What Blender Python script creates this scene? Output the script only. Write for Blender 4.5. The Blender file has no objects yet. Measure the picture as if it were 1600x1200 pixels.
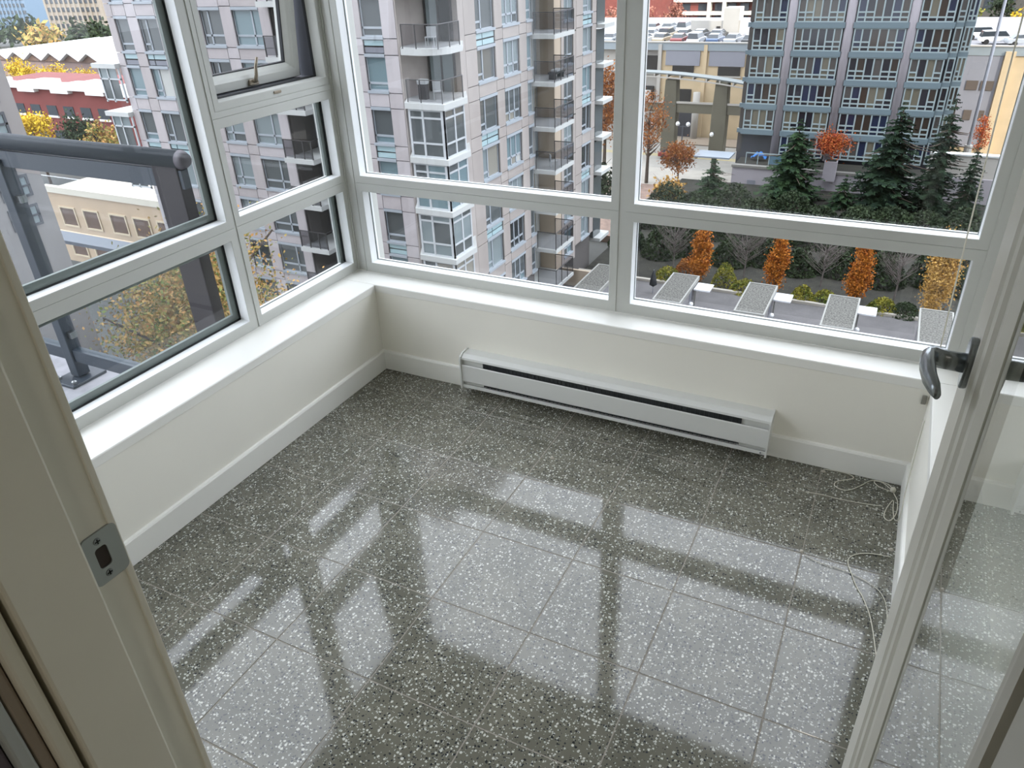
import bpy, bmesh, math, random
from mathutils import Vector, Matrix
random.seed(11)
S = bpy.context.scene
COL = S.collection
# ------------------------------------------------------------------ camera, world, sun, exposure
cam = bpy.data.cameras.new('camera'); camo = bpy.data.objects.new('camera', cam); COL.objects.link(camo)
cam.sensor_width = 36; cam.lens = 1168.3254 / 1600 * 36; cam.clip_start = .02; cam.clip_end = 3000
camo.matrix_world = (Matrix.Translation((1.8574, -2.327, 1.5893)) @ Matrix.Rotation(.4853, 4, 'Z')
                     @ Matrix.Rotation(1.0435, 4, 'X') @ Matrix.Rotation(-.0434, 4, 'Z'))
S.camera = camo
S.view_settings.view_transform = 'Standard'; S.view_settings.look = 'None'
S.view_settings.gamma = 1; S.view_settings.use_curve_mapping = False
S.view_settings.exposure = 0.12
W = bpy.data.worlds.new('sky'); S.world = W; W.use_nodes = True
wn, wl = W.node_tree.nodes, W.node_tree.links
bgn = wn['Background']
tc = wn.new('ShaderNodeTexCoord'); sx = wn.new('ShaderNodeSeparateXYZ'); wr = wn.new('ShaderNodeValToRGB')
mr = wn.new('ShaderNodeMapRange'); mr.inputs['From Min'].default_value = -1; mr.inputs['From Max'].default_value = 1
wl.new(tc.outputs['Generated'], sx.inputs[0]); wl.new(sx.outputs['Z'], mr.inputs['Value']); wl.new(mr.outputs[0], wr.inputs[0])
els = wr.color_ramp.elements
els[0].position = .40; els[0].color = (.12, .12, .12, 1)
els[1].position = .44; els[1].color = (.42, .45, .50, 1)
for p, c in ((.5, (.46, .49, .55, 1)), (.62, (.66, .70, .80, 1)), (.85, (.86, .90, 1, 1))):
    e = els.new(p); e.color = c
wl.new(wr.outputs[0], bgn.inputs[0]); bgn.inputs[1].default_value = 5.0
sun = bpy.data.lights.new('sun', 'SUN'); sun.energy = 4.0; sun.angle = .01; sun.color = (1, .90, .76)
suno = bpy.data.objects.new('sun', sun); COL.objects.link(suno)
ll = bpy.data.lights.new('jamb_fill_light', 'AREA'); ll.energy = 15; ll.size = .4; ll.color = (1, .93, .82)  # added fill light that brightens the door jamb, no real fixture
llo = bpy.data.objects.new('jamb_fill_light', ll); COL.objects.link(llo); llo.location = (2.2, -4.2, 2.38)
suno.rotation_euler = Vector((-.72, .55, -.42)).to_track_quat('-Z', 'Y').to_euler()

# ------------------------------------------------------------------ helpers
def lin(c):
    if isinstance(c, str):
        c = [int(c[i:i + 2], 16) / 255 for i in (0, 2, 4)]
    return tuple(x / 12.92 if x <= .04045 else ((x + .055) / 1.055) ** 2.4 for x in c) + (1,)
def mat(name, col, rough=.6, metal=0., var=0., scale=4., col2=None, bump=0., spec=.5, coat=0.):
    m = bpy.data.materials.new(name); m.use_nodes = True
    n, l = m.node_tree.nodes, m.node_tree.links; b = n['Principled BSDF']
    c = lin(col); b.inputs['Base Color'].default_value = c
    b.inputs['Roughness'].default_value = rough; b.inputs['Metallic'].default_value = metal
    b.inputs['Specular IOR Level'].default_value = spec; b.inputs['Coat Weight'].default_value = coat
    if var or col2 or bump:
        t = n.new('ShaderNodeTexCoord'); no = n.new('ShaderNodeTexNoise'); no.inputs['Scale'].default_value = scale
        no.inputs['Detail'].default_value = 4
        l.new(t.outputs['Object'], no.inputs['Vector'])
        if var or col2:
            r = n.new('ShaderNodeValToRGB'); r.color_ramp.elements[0].position = .36; r.color_ramp.elements[1].position = .64
            c2 = lin(col2) if col2 else tuple(min(1, x * (1 + var)) for x in c[:3]) + (1,)
            c1 = c if col2 else tuple(x * (1 - var) for x in c[:3]) + (1,)
            r.color_ramp.elements[0].color = c1; r.color_ramp.elements[1].color = c2
            l.new(no.outputs[0], r.inputs[0]); l.new(r.outputs[0], b.inputs['Base Color'])
        if bump:
            bn = n.new('ShaderNodeBump'); bn.inputs['Strength'].default_value = bump; bn.inputs['Distance'].default_value = .01
            l.new(no.outputs[0], bn.inputs['Height']); l.new(bn.outputs[0], b.inputs['Normal'])
    return m
def glass(name, tint, k=1.0, rough=0.):
    m = bpy.data.materials.new(name); m.use_nodes = True
    n, l = m.node_tree.nodes, m.node_tree.links
    n.remove(n['Principled BSDF']); o = n['Material Output']
    t = n.new('ShaderNodeBsdfTransparent'); t.inputs[0].default_value = tint + (1,)
    g = n.new('ShaderNodeBsdfGlossy'); g.inputs['Roughness'].default_value = rough
    ge = n.new('ShaderNodeNewGeometry'); dt = n.new('ShaderNodeVectorMath'); dt.operation = 'DOT_PRODUCT'   # Schlick, the same from both sides
    l.new(ge.outputs['Incoming'], dt.inputs[0]); l.new(ge.outputs['Normal'], dt.inputs[1])
    def op(o, a, b):
        q = n.new('ShaderNodeMath'); q.operation = o
        for i, v in enumerate((a, b)):
            if isinstance(v, (int, float)): q.inputs[i].default_value = v
            elif v is not None: l.new(v, q.inputs[i])
        return q.outputs[0]
    fr = op('ADD', op('MULTIPLY', op('POWER', op('SUBTRACT', 1., op('ABSOLUTE', dt.outputs['Value'], None)), 5.), .957), .043)
    mu = n.new('ShaderNodeMath'); mu.operation = 'MULTIPLY'; mu.use_clamp = True; mu.inputs[1].default_value = k
    x = n.new('ShaderNodeMixShader')
    l.new(fr, mu.inputs[0]); l.new(mu.outputs[0], x.inputs[0]); l.new(t.outputs[0], x.inputs[1])
    l.new(g.outputs[0], x.inputs[2]); l.new(x.outputs[0], o.inputs[0])
    return m
class MB:
    def __init__(s): s.v = []; s.f = []
    def poly(s, pts):
        i = len(s.v); s.v += [tuple(p) for p in pts]; s.f.append(tuple(range(i, i + len(pts)))); return s
    def box(s, x0, x1, y0, y1, z0, z1):
        i = len(s.v)
        s.v += [(x, y, z) for z in (z0, z1) for y in (y0, y1) for x in (x0, x1)]
        s.f += [tuple(i + k for k in q) for q in ((0, 2, 3, 1), (4, 5, 7, 6), (0, 1, 5, 4), (2, 6, 7, 3), (0, 4, 6, 2), (1, 3, 7, 5))]
        return s
    def prism(s, pts, ax, a, b):                       # polygon of 2D points extruded along an axis
        i = len(s.v); n = len(pts)
        def P(p, t): return {'x': (t, p[0], p[1]), 'y': (p[0], t, p[1]), 'z': (p[0], p[1], t)}[ax]
        s.v += [P(p, a) for p in pts] + [P(p, b) for p in pts]
        s.f += [tuple(range(i, i + n)), tuple(range(i + 2 * n - 1, i + n - 1, -1))]
        s.f += [(i + k, i + (k + 1) % n, i + n + (k + 1) % n, i + n + k) for k in range(n)]
        return s
    def ring(s, M, u0, u1, z0, z1, prof, mul=(1, 1, 1, 1)):   # mitred picture frame; prof = (inset, depth); mul = left,right,bottom,top
        i = len(s.v)
        for a, d in prof:
            s.v += [M(u0 + a * mul[0], d, z0 + a * mul[2]), M(u1 - a * mul[1], d, z0 + a * mul[2]),
                    M(u1 - a * mul[1], d, z1 - a * mul[3]), M(u0 + a * mul[0], d, z1 - a * mul[3])]
        for k in range(len(prof) - 1):
            for j in range(4):
                s.f.append((i + 4 * k + j, i + 4 * k + (j + 1) % 4, i + 4 * k + 4 + (j + 1) % 4, i + 4 * k + 4 + j))
        return s
    def tube(s, pts, r, n=8, r1=None, cap=True):
        pts = [Vector(p) for p in pts]; base = len(s.v); up = None
        for k, p in enumerate(pts):
            d = (pts[min(k + 1, len(pts) - 1)] - pts[max(k - 1, 0)]).normalized()
            a = d.cross(Vector((0, 0, 1)) if abs(d.z) < .95 else Vector((1, 0, 0))).normalized() if up is None else (up - d * up.dot(d)).normalized()
            up = a; b = d.cross(a)
            rr = r if r1 is None else r + (r1 - r) * k / (len(pts) - 1)
            s.v += [tuple(p + (a * math.cos(t) + b * math.sin(t)) * rr) for t in [2 * math.pi * j / n for j in range(n)]]
        for k in range(len(pts) - 1):
            for j in range(n):
                o = base + k * n
                s.f.append((o + j, o + (j + 1) % n, o + n + (j + 1) % n, o + n + j))
        if cap:
            s.f.append(tuple(base + j for j in range(n))); s.f.append(tuple(base + (len(pts) - 1) * n + j for j in range(n)))
        return s
    def lathe(s, prof, c, n=14):                       # prof = (radius, z)
        i = len(s.v)
        for r, z in prof:
            s.v += [(c[0] + r * math.cos(2 * math.pi * j / n), c[1] + r * math.sin(2 * math.pi * j / n), c[2] + z) for j in range(n)]
        for k in range(len(prof) - 1):
            for j in range(n):
                s.f.append((i + k * n + j, i + k * n + (j + 1) % n, i + (k + 1) * n + (j + 1) % n, i + (k + 1) * n + j))
        s.f.append(tuple(i + j for j in range(n))); s.f.append(tuple(i + (len(prof) - 1) * n + j for j in range(n)))
        return s
WT = {}
def link(o, parent=None):
    COL.objects.link(o)
    if parent is not None:
        o.parent = parent
        o.matrix_parent_inverse = Matrix.Translation(-Vector(WT.get(parent.name, (0, 0, 0))))
    return o
def empty(name, loc=(0, 0, 0), parent=None):
    o = bpy.data.objects.new(name, None); o.empty_display_size = .2
    link(o, parent); o.location = loc; WT[o.name] = tuple(loc); return o
def thing(name, label, cat, loc=(0, 0, 0), group=None):
    o = empty(name, loc); return tag(o, label, cat, group)
def tag(o, label, cat, group=None, kind=None):
    if label: o['label'] = label
    if cat: o['category'] = cat
    if group: o['group'] = group
    if kind: o['kind'] = kind
    return o
def obj(name, mb, m, parent=None, smooth=False, bevel=0, kind=None, fix=True):
    me = bpy.data.meshes.new(name); me.from_pydata(mb.v, [], mb.f)
    if fix:
        b = bmesh.new(); b.from_mesh(me); bmesh.ops.recalc_face_normals(b, faces=b.faces); b.to_mesh(me); b.free()
    me.materials.append(m)
    if smooth:
        me.polygons.foreach_set('use_smooth', [True] * len(me.polygons)); me.update()
    o = bpy.data.objects.new(name, me); link(o, parent)
    if bevel:
        md = o.modifiers.new('bevel', 'BEVEL'); md.width = bevel; md.segments = 2; md.limit_method = 'ANGLE'
    if kind: o['kind'] = kind
    return o
def struct(name, mb, m, parent=None, **k): return obj(name, mb, m, parent, kind='structure', **k)
CUBES = {}
def ubox(name, parent, x0, x1, y0, y1, z0, z1, m):     # a box that shares one mesh per material
    if m.name not in CUBES:
        me = bpy.data.meshes.new('block'); b = MB().box(-.5, .5, -.5, .5, -.5, .5); me.from_pydata(b.v, [], b.f); me.materials.append(m); CUBES[m.name] = me
    o = bpy.data.objects.new(name, CUBES[m.name]); link(o, parent)
    o.location = ((x0 + x1) / 2, (y0 + y1) / 2, (z0 + z1) / 2); o.scale = (abs(x1 - x0), abs(y1 - y0), abs(z1 - z0)); return o
def dup(root, loc, rz=0., label=None, group=None, sc=1.):
    r = root.copy(); COL.objects.link(r); r.location = loc; r.rotation_euler = (0, 0, rz); r.scale = (sc, sc, sc)
    if label: r['label'] = label
    if group: r['group'] = group
    for ch in list(root.children):
        c = ch.copy(); COL.objects.link(c); c.parent = r
        for g in list(ch.children):
            d = g.copy(); COL.objects.link(d); d.parent = c
    return r

# ------------------------------------------------------------------ materials
def terrazzo():
    m = bpy.data.materials.new('terrazzo'); m.use_nodes = True
    n, l = m.node_tree.nodes, m.node_tree.links; b = n['Principled BSDF']
    g = n.new('ShaderNodeNewGeometry')
    base = n.new('ShaderNodeTexNoise'); base.inputs['Scale'].default_value = 6
    l.new(g.outputs['Position'], base.inputs['Vector'])
    br = n.new('ShaderNodeValToRGB'); br.color_ramp.elements[0].color = lin('605f54'); br.color_ramp.elements[1].color = lin('706e62')
    br.color_ramp.elements[0].position = .35; br.color_ramp.elements[1].position = .65
    l.new(base.outputs[0], br.inputs[0]); prev = br.outputs[0]
    wob = n.new('ShaderNodeTexNoise'); wob.inputs['Scale'].default_value = 160
    l.new(g.outputs['Position'], wob.inputs['Vector'])
    vm = n.new('ShaderNodeVectorMath'); vm.operation = 'MULTIPLY_ADD'; vm.inputs[1].default_value = (.006,) * 3
    l.new(wob.outputs['Color'], vm.inputs[0]); l.new(g.outputs['Position'], vm.inputs[2])
    for sc, keep, size, col, sh in ((112, .70, .26, 'c6c6bd', 0), (118, .82, .24, '26282a', 3.3), (190, .80, .30, 'b0b2aa', 7.1), (170, .84, .30, '303336', 5.7)):
        mp = n.new('ShaderNodeMapping'); mp.inputs['Location'].default_value = (sh, sh * .7, 0); mp.inputs['Scale'].default_value = (sc, sc, sc)
        l.new(vm.outputs[0], mp.inputs[0])
        v = n.new('ShaderNodeTexVoronoi'); v.inputs['Scale'].default_value = 1; v.voronoi_dimensions = '2D'; l.new(mp.outputs[0], v.inputs['Vector'])
        sp = n.new('ShaderNodeSeparateColor'); l.new(v.outputs['Color'], sp.inputs[0])
        gt = n.new('ShaderNodeMath'); gt.operation = 'GREATER_THAN'; gt.inputs[1].default_value = keep; l.new(sp.outputs[0], gt.inputs[0])
        sz = n.new('ShaderNodeMath'); sz.operation = 'MULTIPLY'; sz.inputs[1].default_value = size * 1.3; l.new(sp.outputs[1], sz.inputs[0])
        sa = n.new('ShaderNodeMath'); sa.operation = 'ADD'; sa.inputs[1].default_value = size * .3; l.new(sz.outputs[0], sa.inputs[0])
        lt = n.new('ShaderNodeMath'); lt.operation = 'LESS_THAN'; l.new(v.outputs['Distance'], lt.inputs[0]); l.new(sa.outputs[0], lt.inputs[1])
        an = n.new('ShaderNodeMath'); an.operation = 'MULTIPLY'; l.new(gt.outputs[0], an.inputs[0]); l.new(lt.outputs[0], an.inputs[1])
        mx = n.new('ShaderNodeMix'); mx.data_type = 'RGBA'; l.new(an.outputs[0], mx.inputs[0]); l.new(prev, mx.inputs[6]); mx.inputs[7].default_value = lin(col)
        prev = mx.outputs[2]
    l.new(prev, b.inputs['Base Color']); b.inputs['Roughness'].default_value = .07; b.inputs['Specular IOR Level'].default_value = .5
    return m
M_TILE = terrazzo()
M_GROUT = mat('grout', '8d877d', .8, var=.08, scale=60)
M_WALL = mat('wall paint', 'eeebe0', .55, var=.012, scale=3)
M_TRIM = mat('trim paint', 'ebeae3', .35, var=.01, scale=5)
M_VINYL = mat('backlit window vinyl', 'bdbeb8', .33, var=.01, scale=8)  # grey of the backlit frame faces put into the vinyl colour
M_DOOR = mat('door vinyl', 'd2cfc2', .38, var=.01, scale=8)
M_JAMB = mat('jamb paint', 'e2dece', .42, var=.012, scale=6)
M_CEIL = mat('ceiling paint', 'dedcd4', .8)
M_GASK = mat('black gasket', '121416', .6)
M_SPAC = mat('grey spacer', '6c7470', .5)
M_DARKF = mat('dark outer frame', '4a4d55', .5)
M_METAL = mat('brushed nickel', '8f9292', .28, 1.0)
M_PLATE = mat('zinc plate', 'a9adab', .42, .75)
M_BLACK = mat('black void', '0a0a0a', .8)
M_HEAT = mat('heater enamel', 'd9dad6', .35, var=.008, scale=9)
M_CORD = mat('ivory cord', 'd3cfbf', .6)
M_BEAD = mat('skylit white glazing bead', 'eceeee', .35)  # lighter copy of the frame vinyl, sky light put into its colour
M_PANE = glass('window glass', (.93, .95, .945), 1.2)
M_DPANE = glass('door glass', (.90, .95, .91), 1.7)
M_LIV = mat('living room paint', 'd8d3c6', .7)

# ------------------------------------------------------------------ the room shell
WXB, WYB = .115, .165          # depth of the window planes behind the wall faces
RX = 2.088
YD = -1.98
floor = empty('floor'); floor['kind'] = 'structure'
obj('grout_bed', MB().box(0, RX, YD, 0, -.05, -.0008), M_GROUT, floor)
xs = [0] + [.305 * i for i in range(1, 7)] + [RX]
ys = [0, -.167] + [-.167 - .305 * i for i in range(1, 6)] + [YD]
tile_cache = {}
for i in range(len(xs) - 1):
    for j in range(len(ys) - 1):
        w, d = round(xs[i + 1] - xs[i], 4), round(ys[j] - ys[j + 1], 4)
        g = .0012
        if (w, d) not in tile_cache:
            a, b = w / 2 - g, d / 2 - g; c = .0012
            mb = MB(); mb.v = [(-a, -b, -.006), (a, -b, -.006), (a, b, -.006), (-a, b, -.006), (-a, -b, -c), (a, -b, -c), (a, b, -c), (-a, b, -c),
                               (-a + c, -b + c, 0), (a - c, -b + c, 0), (a - c, b - c, 0), (-a + c, b - c, 0)]
            mb.f = [(0, 1, 5, 4), (1, 2, 6, 5), (2, 3, 7, 6), (3, 0, 4, 7), (4, 5, 9, 8), (5, 6, 10, 9), (6, 7, 11, 10), (7, 4, 8, 11), (8, 9, 10, 11)]
            o = obj('tile', mb, M_TILE, floor, fix=False); tile_cache[(w, d)] = o.data
        else:
            o = bpy.data.objects.new('tile', tile_cache[(w, d)]); link(o, floor)
        o.location = ((xs[i] + xs[i + 1]) / 2, (ys[j] + ys[j + 1]) / 2, random.uniform(-.0002, .0002))
        o.rotation_euler = (random.uniform(-.0006, .0006), random.uniform(-.0006, .0006), 0)
struct('floor_living_room', MB().box(-.2, 3.6, -6, YD, -.06, .004), mat('living floor', '4c4640', .5))
struct('ceiling', MB().box(-.3, 2.4, YD, .3, 2.4, 2.5), M_CEIL)
wl_ = struct('wall_left', MB().box(-.28, 0, YD, .0, -.3, .364), M_WALL)
struct('wall_left_head', MB().box(-.28, -.165, YD, .25, 2.06, 2.4), M_WALL)
wb_ = struct('wall_back', MB().box(-.28, 2.35, 0, .25, -.3, .364), M_WALL)
struct('wall_back_head', MB().box(-.165, 2.2, .115, .25, 2.06, 2.4), M_WALL)
wr_ = struct('wall_right', MB().box(RX, 2.35, YD, 0, -.3, .364), M_WALL)
struct('wall_right_upper', MB().box(2.2, 2.35, YD, .25, .397, 2.4), M_WALL)
struct('wall_front', MB().box(-.2, 1.1, YD - .105, YD, 0, 2.4).box(2.05, 2.35, YD - .105, YD, 0, 2.4).box(1.1, 2.05, YD - .105, YD, 2.06, 2.4), M_WALL)
# sills: a board with a shallow nose and a shadow line under it
struct('trim_1', MB().prism([(-.165, .3642), (0, .3642), (.0025, .366), (.0025, .394), (.0, .397), (-.165, .397)], 'y', YD, -.004), M_TRIM)
struct('trim_2', MB().prism([(.115, .3642), (0, .3642), (-.0025, .366), (-.0025, .394), (.0, .397), (.115, .397)], 'x', -.165, 2.2), M_TRIM)
struct('trim_3', MB().prism([(2.2, .3642), (RX, .3642), (RX - .0025, .366), (RX - .0025, .394), (RX, .397), (2.2, .397)], 'y', YD, -.004), M_TRIM)
bp = [(0, .002), (.011, .002), (.011, .084), (.008, .090), (0, .092)]
struct('baseboard_left', MB().prism(bp, 'y', YD, -.0), M_TRIM)
struct('baseboard_back', MB().prism([(-a, b) for a, b in bp], 'x', .0, RX), M_TRIM)
struct('baseboard_right', MB().prism([(RX - a, b) for a, b in bp], 'y', YD, 0), M_TRIM)
# living room behind the camera
lv = MB().box(-.3, -.2, -6, YD - .105, 0, 2.5).box(3.6, 3.7, -6, YD - .105, 0, 2.5).box(-.3, 3.7, -6.1, -6, 0, 2.5)
lv.box(-.3, 3.7, -6, YD - .105, 2.4, 2.5).box(2.35, 3.7, YD - .105, YD, 0, 2.5)
struct('wall_living_room', lv, M_LIV)

# ------------------------------------------------------------------ door frame (left jamb), strike plate
trim4 = empty('trim_4', (1.2, YD, 0)); trim4['kind'] = 'structure'
XJ = 1.2
obj('jamb', MB().box(1.1, XJ, -2.085, YD, 0, 2.05), M_JAMB, trim4, bevel=.004)
obj('jamb_bead', MB().box(XJ - .002, XJ + .002, YD - .0105, YD - .002, 0, 2.05), M_JAMB, trim4, bevel=.0015)
obj('door_stop', MB().box(1.1, XJ + .011, -2.104, -2.026, 0, 2.05), M_JAMB, trim4, bevel=.003)
obj('casing', MB().box(1.02, XJ + .004, -2.126, -2.109, 0, 2.06), M_JAMB, trim4, bevel=.004)
obj('casing_edge', MB().box(1.0, XJ - .004, -2.140, -2.127, 0, 2.06), mat('brown casing paint', '9c8f80', .5), trim4, bevel=.003)  # strip in a browner tone than the jamb
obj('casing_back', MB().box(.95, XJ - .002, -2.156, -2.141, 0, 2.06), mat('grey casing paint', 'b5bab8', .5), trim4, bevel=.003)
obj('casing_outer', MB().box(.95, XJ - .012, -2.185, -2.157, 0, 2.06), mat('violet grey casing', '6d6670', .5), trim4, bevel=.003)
# strike plate on the jamb: rounded plate with a latch hole and two screws
ZS = 1.061
sp = MB()
def rr(y0, y1, z0, z1, r, k=5):
    o = []
    for cy, cz, a in ((y1 - r, z0 + r, -90), (y1 - r, z1 - r, 0), (y0 + r, z1 - r, 90), (y0 + r, z0 + r, 180)):
        for t in range(k + 1):
            q = math.radians(a + 90 * t / k); o.append((cy + r * math.cos(q), cz + r * math.sin(q)))
    return o
out = rr(-2.0245, -1.984, ZS - .031, ZS + .031, .007); inn = rr(-2.014, -2.000, ZS - .013, ZS + .013, .004)
N = len(out); xp = XJ + .0022
sp.v = [(xp, a, b) for a, b in out] + [(xp, a, b) for a, b in inn] + [(XJ - .001, a, b) for a, b in out] + [(XJ - .014, a, b) for a, b in inn]
for k in range(N):
    q = (k + 1) % N
    sp.f += [(k, q, N + q, N + k), (k, q, 2 * N + q, 2 * N + k), (N + k, N + q, 3 * N + q, 3 * N + k)]
spo = obj('strike_plate', sp, M_PLATE, trim4); spo['label'] = 'zinc latch strike plate with two screws'
obj('latch_hole', MB().prism(inn, 'x', XJ - .013, XJ + .0005), mat('latch pocket', '3a3029', .7), spo)
for dz in (-.021, .021):
    s_ = MB(); s_.prism([(-2.0075 + .0042 * math.cos(t * .5236), ZS + dz + .0042 * math.sin(t * .5236)) for t in range(12)], 'x', XJ, XJ + .003)
    so = obj('screw', s_, M_METAL, spo, bevel=.0006)
    c_ = MB(); c_.box(XJ + .0026, XJ + .0033, -2.0103, -2.0047, ZS + dz - .0007, ZS + dz + .0007).box(XJ + .0026, XJ + .0033, -2.0082, -2.0068, ZS + dz - .0028, ZS + dz + .0028)
    obj('screw_slot', c_, M_BLACK, spo)

# ------------------------------------------------------------------ windows
def ML(u, d, z): return (-WYB - d, u, z)
def MK(u, d, z): return (u, WXB + d, z)
PR = [(0, .11), (0, .0), (.028, 0), (.0295, .0015), (.031, .045), (.031, .060)]
def section(win, M, u0, u1, z0, z1, mul=(1, 1, 1, 1), dark=False):
    k = lambda p: [(a + .031 * 0, d) for a, d in p]
    f = obj('sash_frame', MB().ring(M, u0, u1, z0, z1, PR[:4], mul), M_VINYL, win)
    obj('glazing_bead', MB().ring(M, u0, u1, z0, z1, PR[3:], mul), M_BEAD, f)
    i0, i1, j0, j1 = u0 + .031 * mul[0], u1 - .031 * mul[1], z0 + .031 * mul[2], z1 - .031 * mul[3]
    obj('gasket', MB().ring(M, i0, i1, j0, j1, [(-.001, .0405), (.003 if dark else .0016, .0415), (.003 if dark else .0016, .047)]), M_GASK if dark else M_SPAC, f)
    if dark: obj('spacer', MB().ring(M, i0, i1, j0, j1, [(.0, .050), (.026, .050), (.026, .062)]), M_SPAC, f)
    obj('pane', MB().poly([M(i0, .0465, j0), M(i1, .0465, j0), M(i1, .0465, j1), M(i0, .0465, j1)]), M_PANE, f); return f
w2 = empty('window_2', (1, WXB, .4)); w2['kind'] = 'structure'
for u0, u1 in ((-.118, 1.020), (1.045, 2.140)):
    section(w2, MK, u0, u1, .398, .783, (1, 1, 1.4, 1.15)); section(w2, MK, u0, u1, .784, 2.06)
obj('mullion', MB().box(1.020, 1.045, WXB + .003, WXB + .12, .397, 2.06), M_VINYL, w2)
obj('mullion', MB().box(2.140, 2.2, WXB - .002, WXB + .12, .397, 2.06), M_VINYL, w2)
obj('corner_post', MB().box(-.28, -.1185, .1185, .25, .397, 2.06).box(-.1655, -.160, .112, .1185, .397, 2.06).box(-.124, -.1185, .112, .1185, .397, 2.06), M_VINYL, w2, bevel=.002)
w1 = empty('window_1', (-WYB, -.8, .4)); w1['kind'] = 'structure'
section(w1, ML, -.503, .118, .398, .783, (.85, 1, 1.3, 1.2)); section(w1, ML, -.503, .118, .784, 1.142, (.85, 1, 1, 1.1))
for a, b in ((.439, .745), (.816, 1.107)):
    obj('gasket', MB().box(-WYB - .047, -WYB - .041, .083, .087, a, b), M_GASK, w1); obj('spacer', MB().box(-WYB - .060, -WYB - .050, .064, .087, a, b), M_SPAC, w1)
section(w1, ML, -1.96, -.512, .398, .783, (1, 1, 1.3, 1.35), True); section(w1, ML, -1.96, -.512, .784, 2.06, (1, 1, 1, 1), True)
obj('mullion', MB().box(-WYB - .12, -WYB - .003, -.512, -.503, .397, 2.06), M_VINYL, w1)
aw = obj('awning_frame', MB().ring(ML, -.503, .118, 1.143, 2.06, [(0, .11), (0, 0), (.018, 0), (.0185, .002), (.0205, .002), (.021, 0), (.044, 0), (.046, .003), (.046, .05)], (.95, .62, 1.05, 1)), M_VINYL, w1)
obj('outer_frame', MB().ring(ML, -.503, .118, 1.143, 2.06, [(.046, .05), (.049, .05), (.049, .12), (.03, .13)], (.95, .62, 1.05, 1)), M_DARKF, aw)
obj('seal', MB().ring(ML, -.503, .118, 1.143, 2.06, [(.0455, .046), (.052, .047), (.052, .056)], (.95, .62, 1.05, 1)), M_GASK, aw)
th = math.radians(6.2); hz, hx = 2.0, -WYB - .006
def MS(u, d, z):
    a, b = z - hz, -d
    return (hx + b * math.cos(th) + a * math.sin(th), u, hz + a * math.cos(th) - b * math.sin(th))
sash = obj('awning_sash', MB().ring(MS, -.455, .052, 1.193, 2.0, [(.004, .05), (0, .045), (0, .0), (.003, -.003), (.030, -.003), (.034, 0), (.040, .004), (.052, .020), (.052, .05)]), M_VINYL, w1)
obj('gasket', MB().ring(MS, -.455, .052, 1.193, 2.0, [(.050, .020), (.056, .022), (.056, .035)]), M_GASK, sash)
obj('seal', MB().ring(MS, -.455, .052, 1.193, 2.0, [(-.004, .03), (-.004, .048), (.02, .052)]), M_GASK, sash)
obj('pane', MB().poly([MS(-.41, .03, 1.23), MS(.005, .03, 1.23), MS(.005, .03, 1.955), MS(-.41, .03, 1.955)]), M_PANE, sash)
hb = MB(); b0 = [Vector(MS(u, d, z)) for u, d, z in ((-.205, -.003, 1.212), (-.205, -.02, 1.214), (-.203, -.024, 1.235), (-.197, -.020, 1.262), (-.19, -.024, 1.292))]
hb.tube(b0, .008, 8, .0045)
M_BRONZE = mat('warm grey latch', '8a8070', .38, .6)
hnd = obj('latch_handle', hb, M_BRONZE, sash, smooth=True); hnd['label'] = 'small metal cam latch lever'
obj('latch_base', MB().prism([(MS(u, 0, 1.2)[1], z) for u, z in ((-.228, 1.203), (-.182, 1.203), (-.186, 1.222), (-.224, 1.222))], 'x', MS(0, -.014, 1.21)[0], MS(0, .0, 1.21)[0]), M_BRONZE, sash, bevel=.003)
obj('dark_gap_strip', MB().box(-WYB - .12, -WYB - .05, -.475, .085, 1.189, 1.194), M_GASK, aw)  # black strip added so the shaded gap under the sash reads dark
obj('keeper', MB().box(-WYB, -WYB + .004, -.203, -.166, 1.1745, 1.1845), M_BRONZE, aw, bevel=.002)

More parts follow.
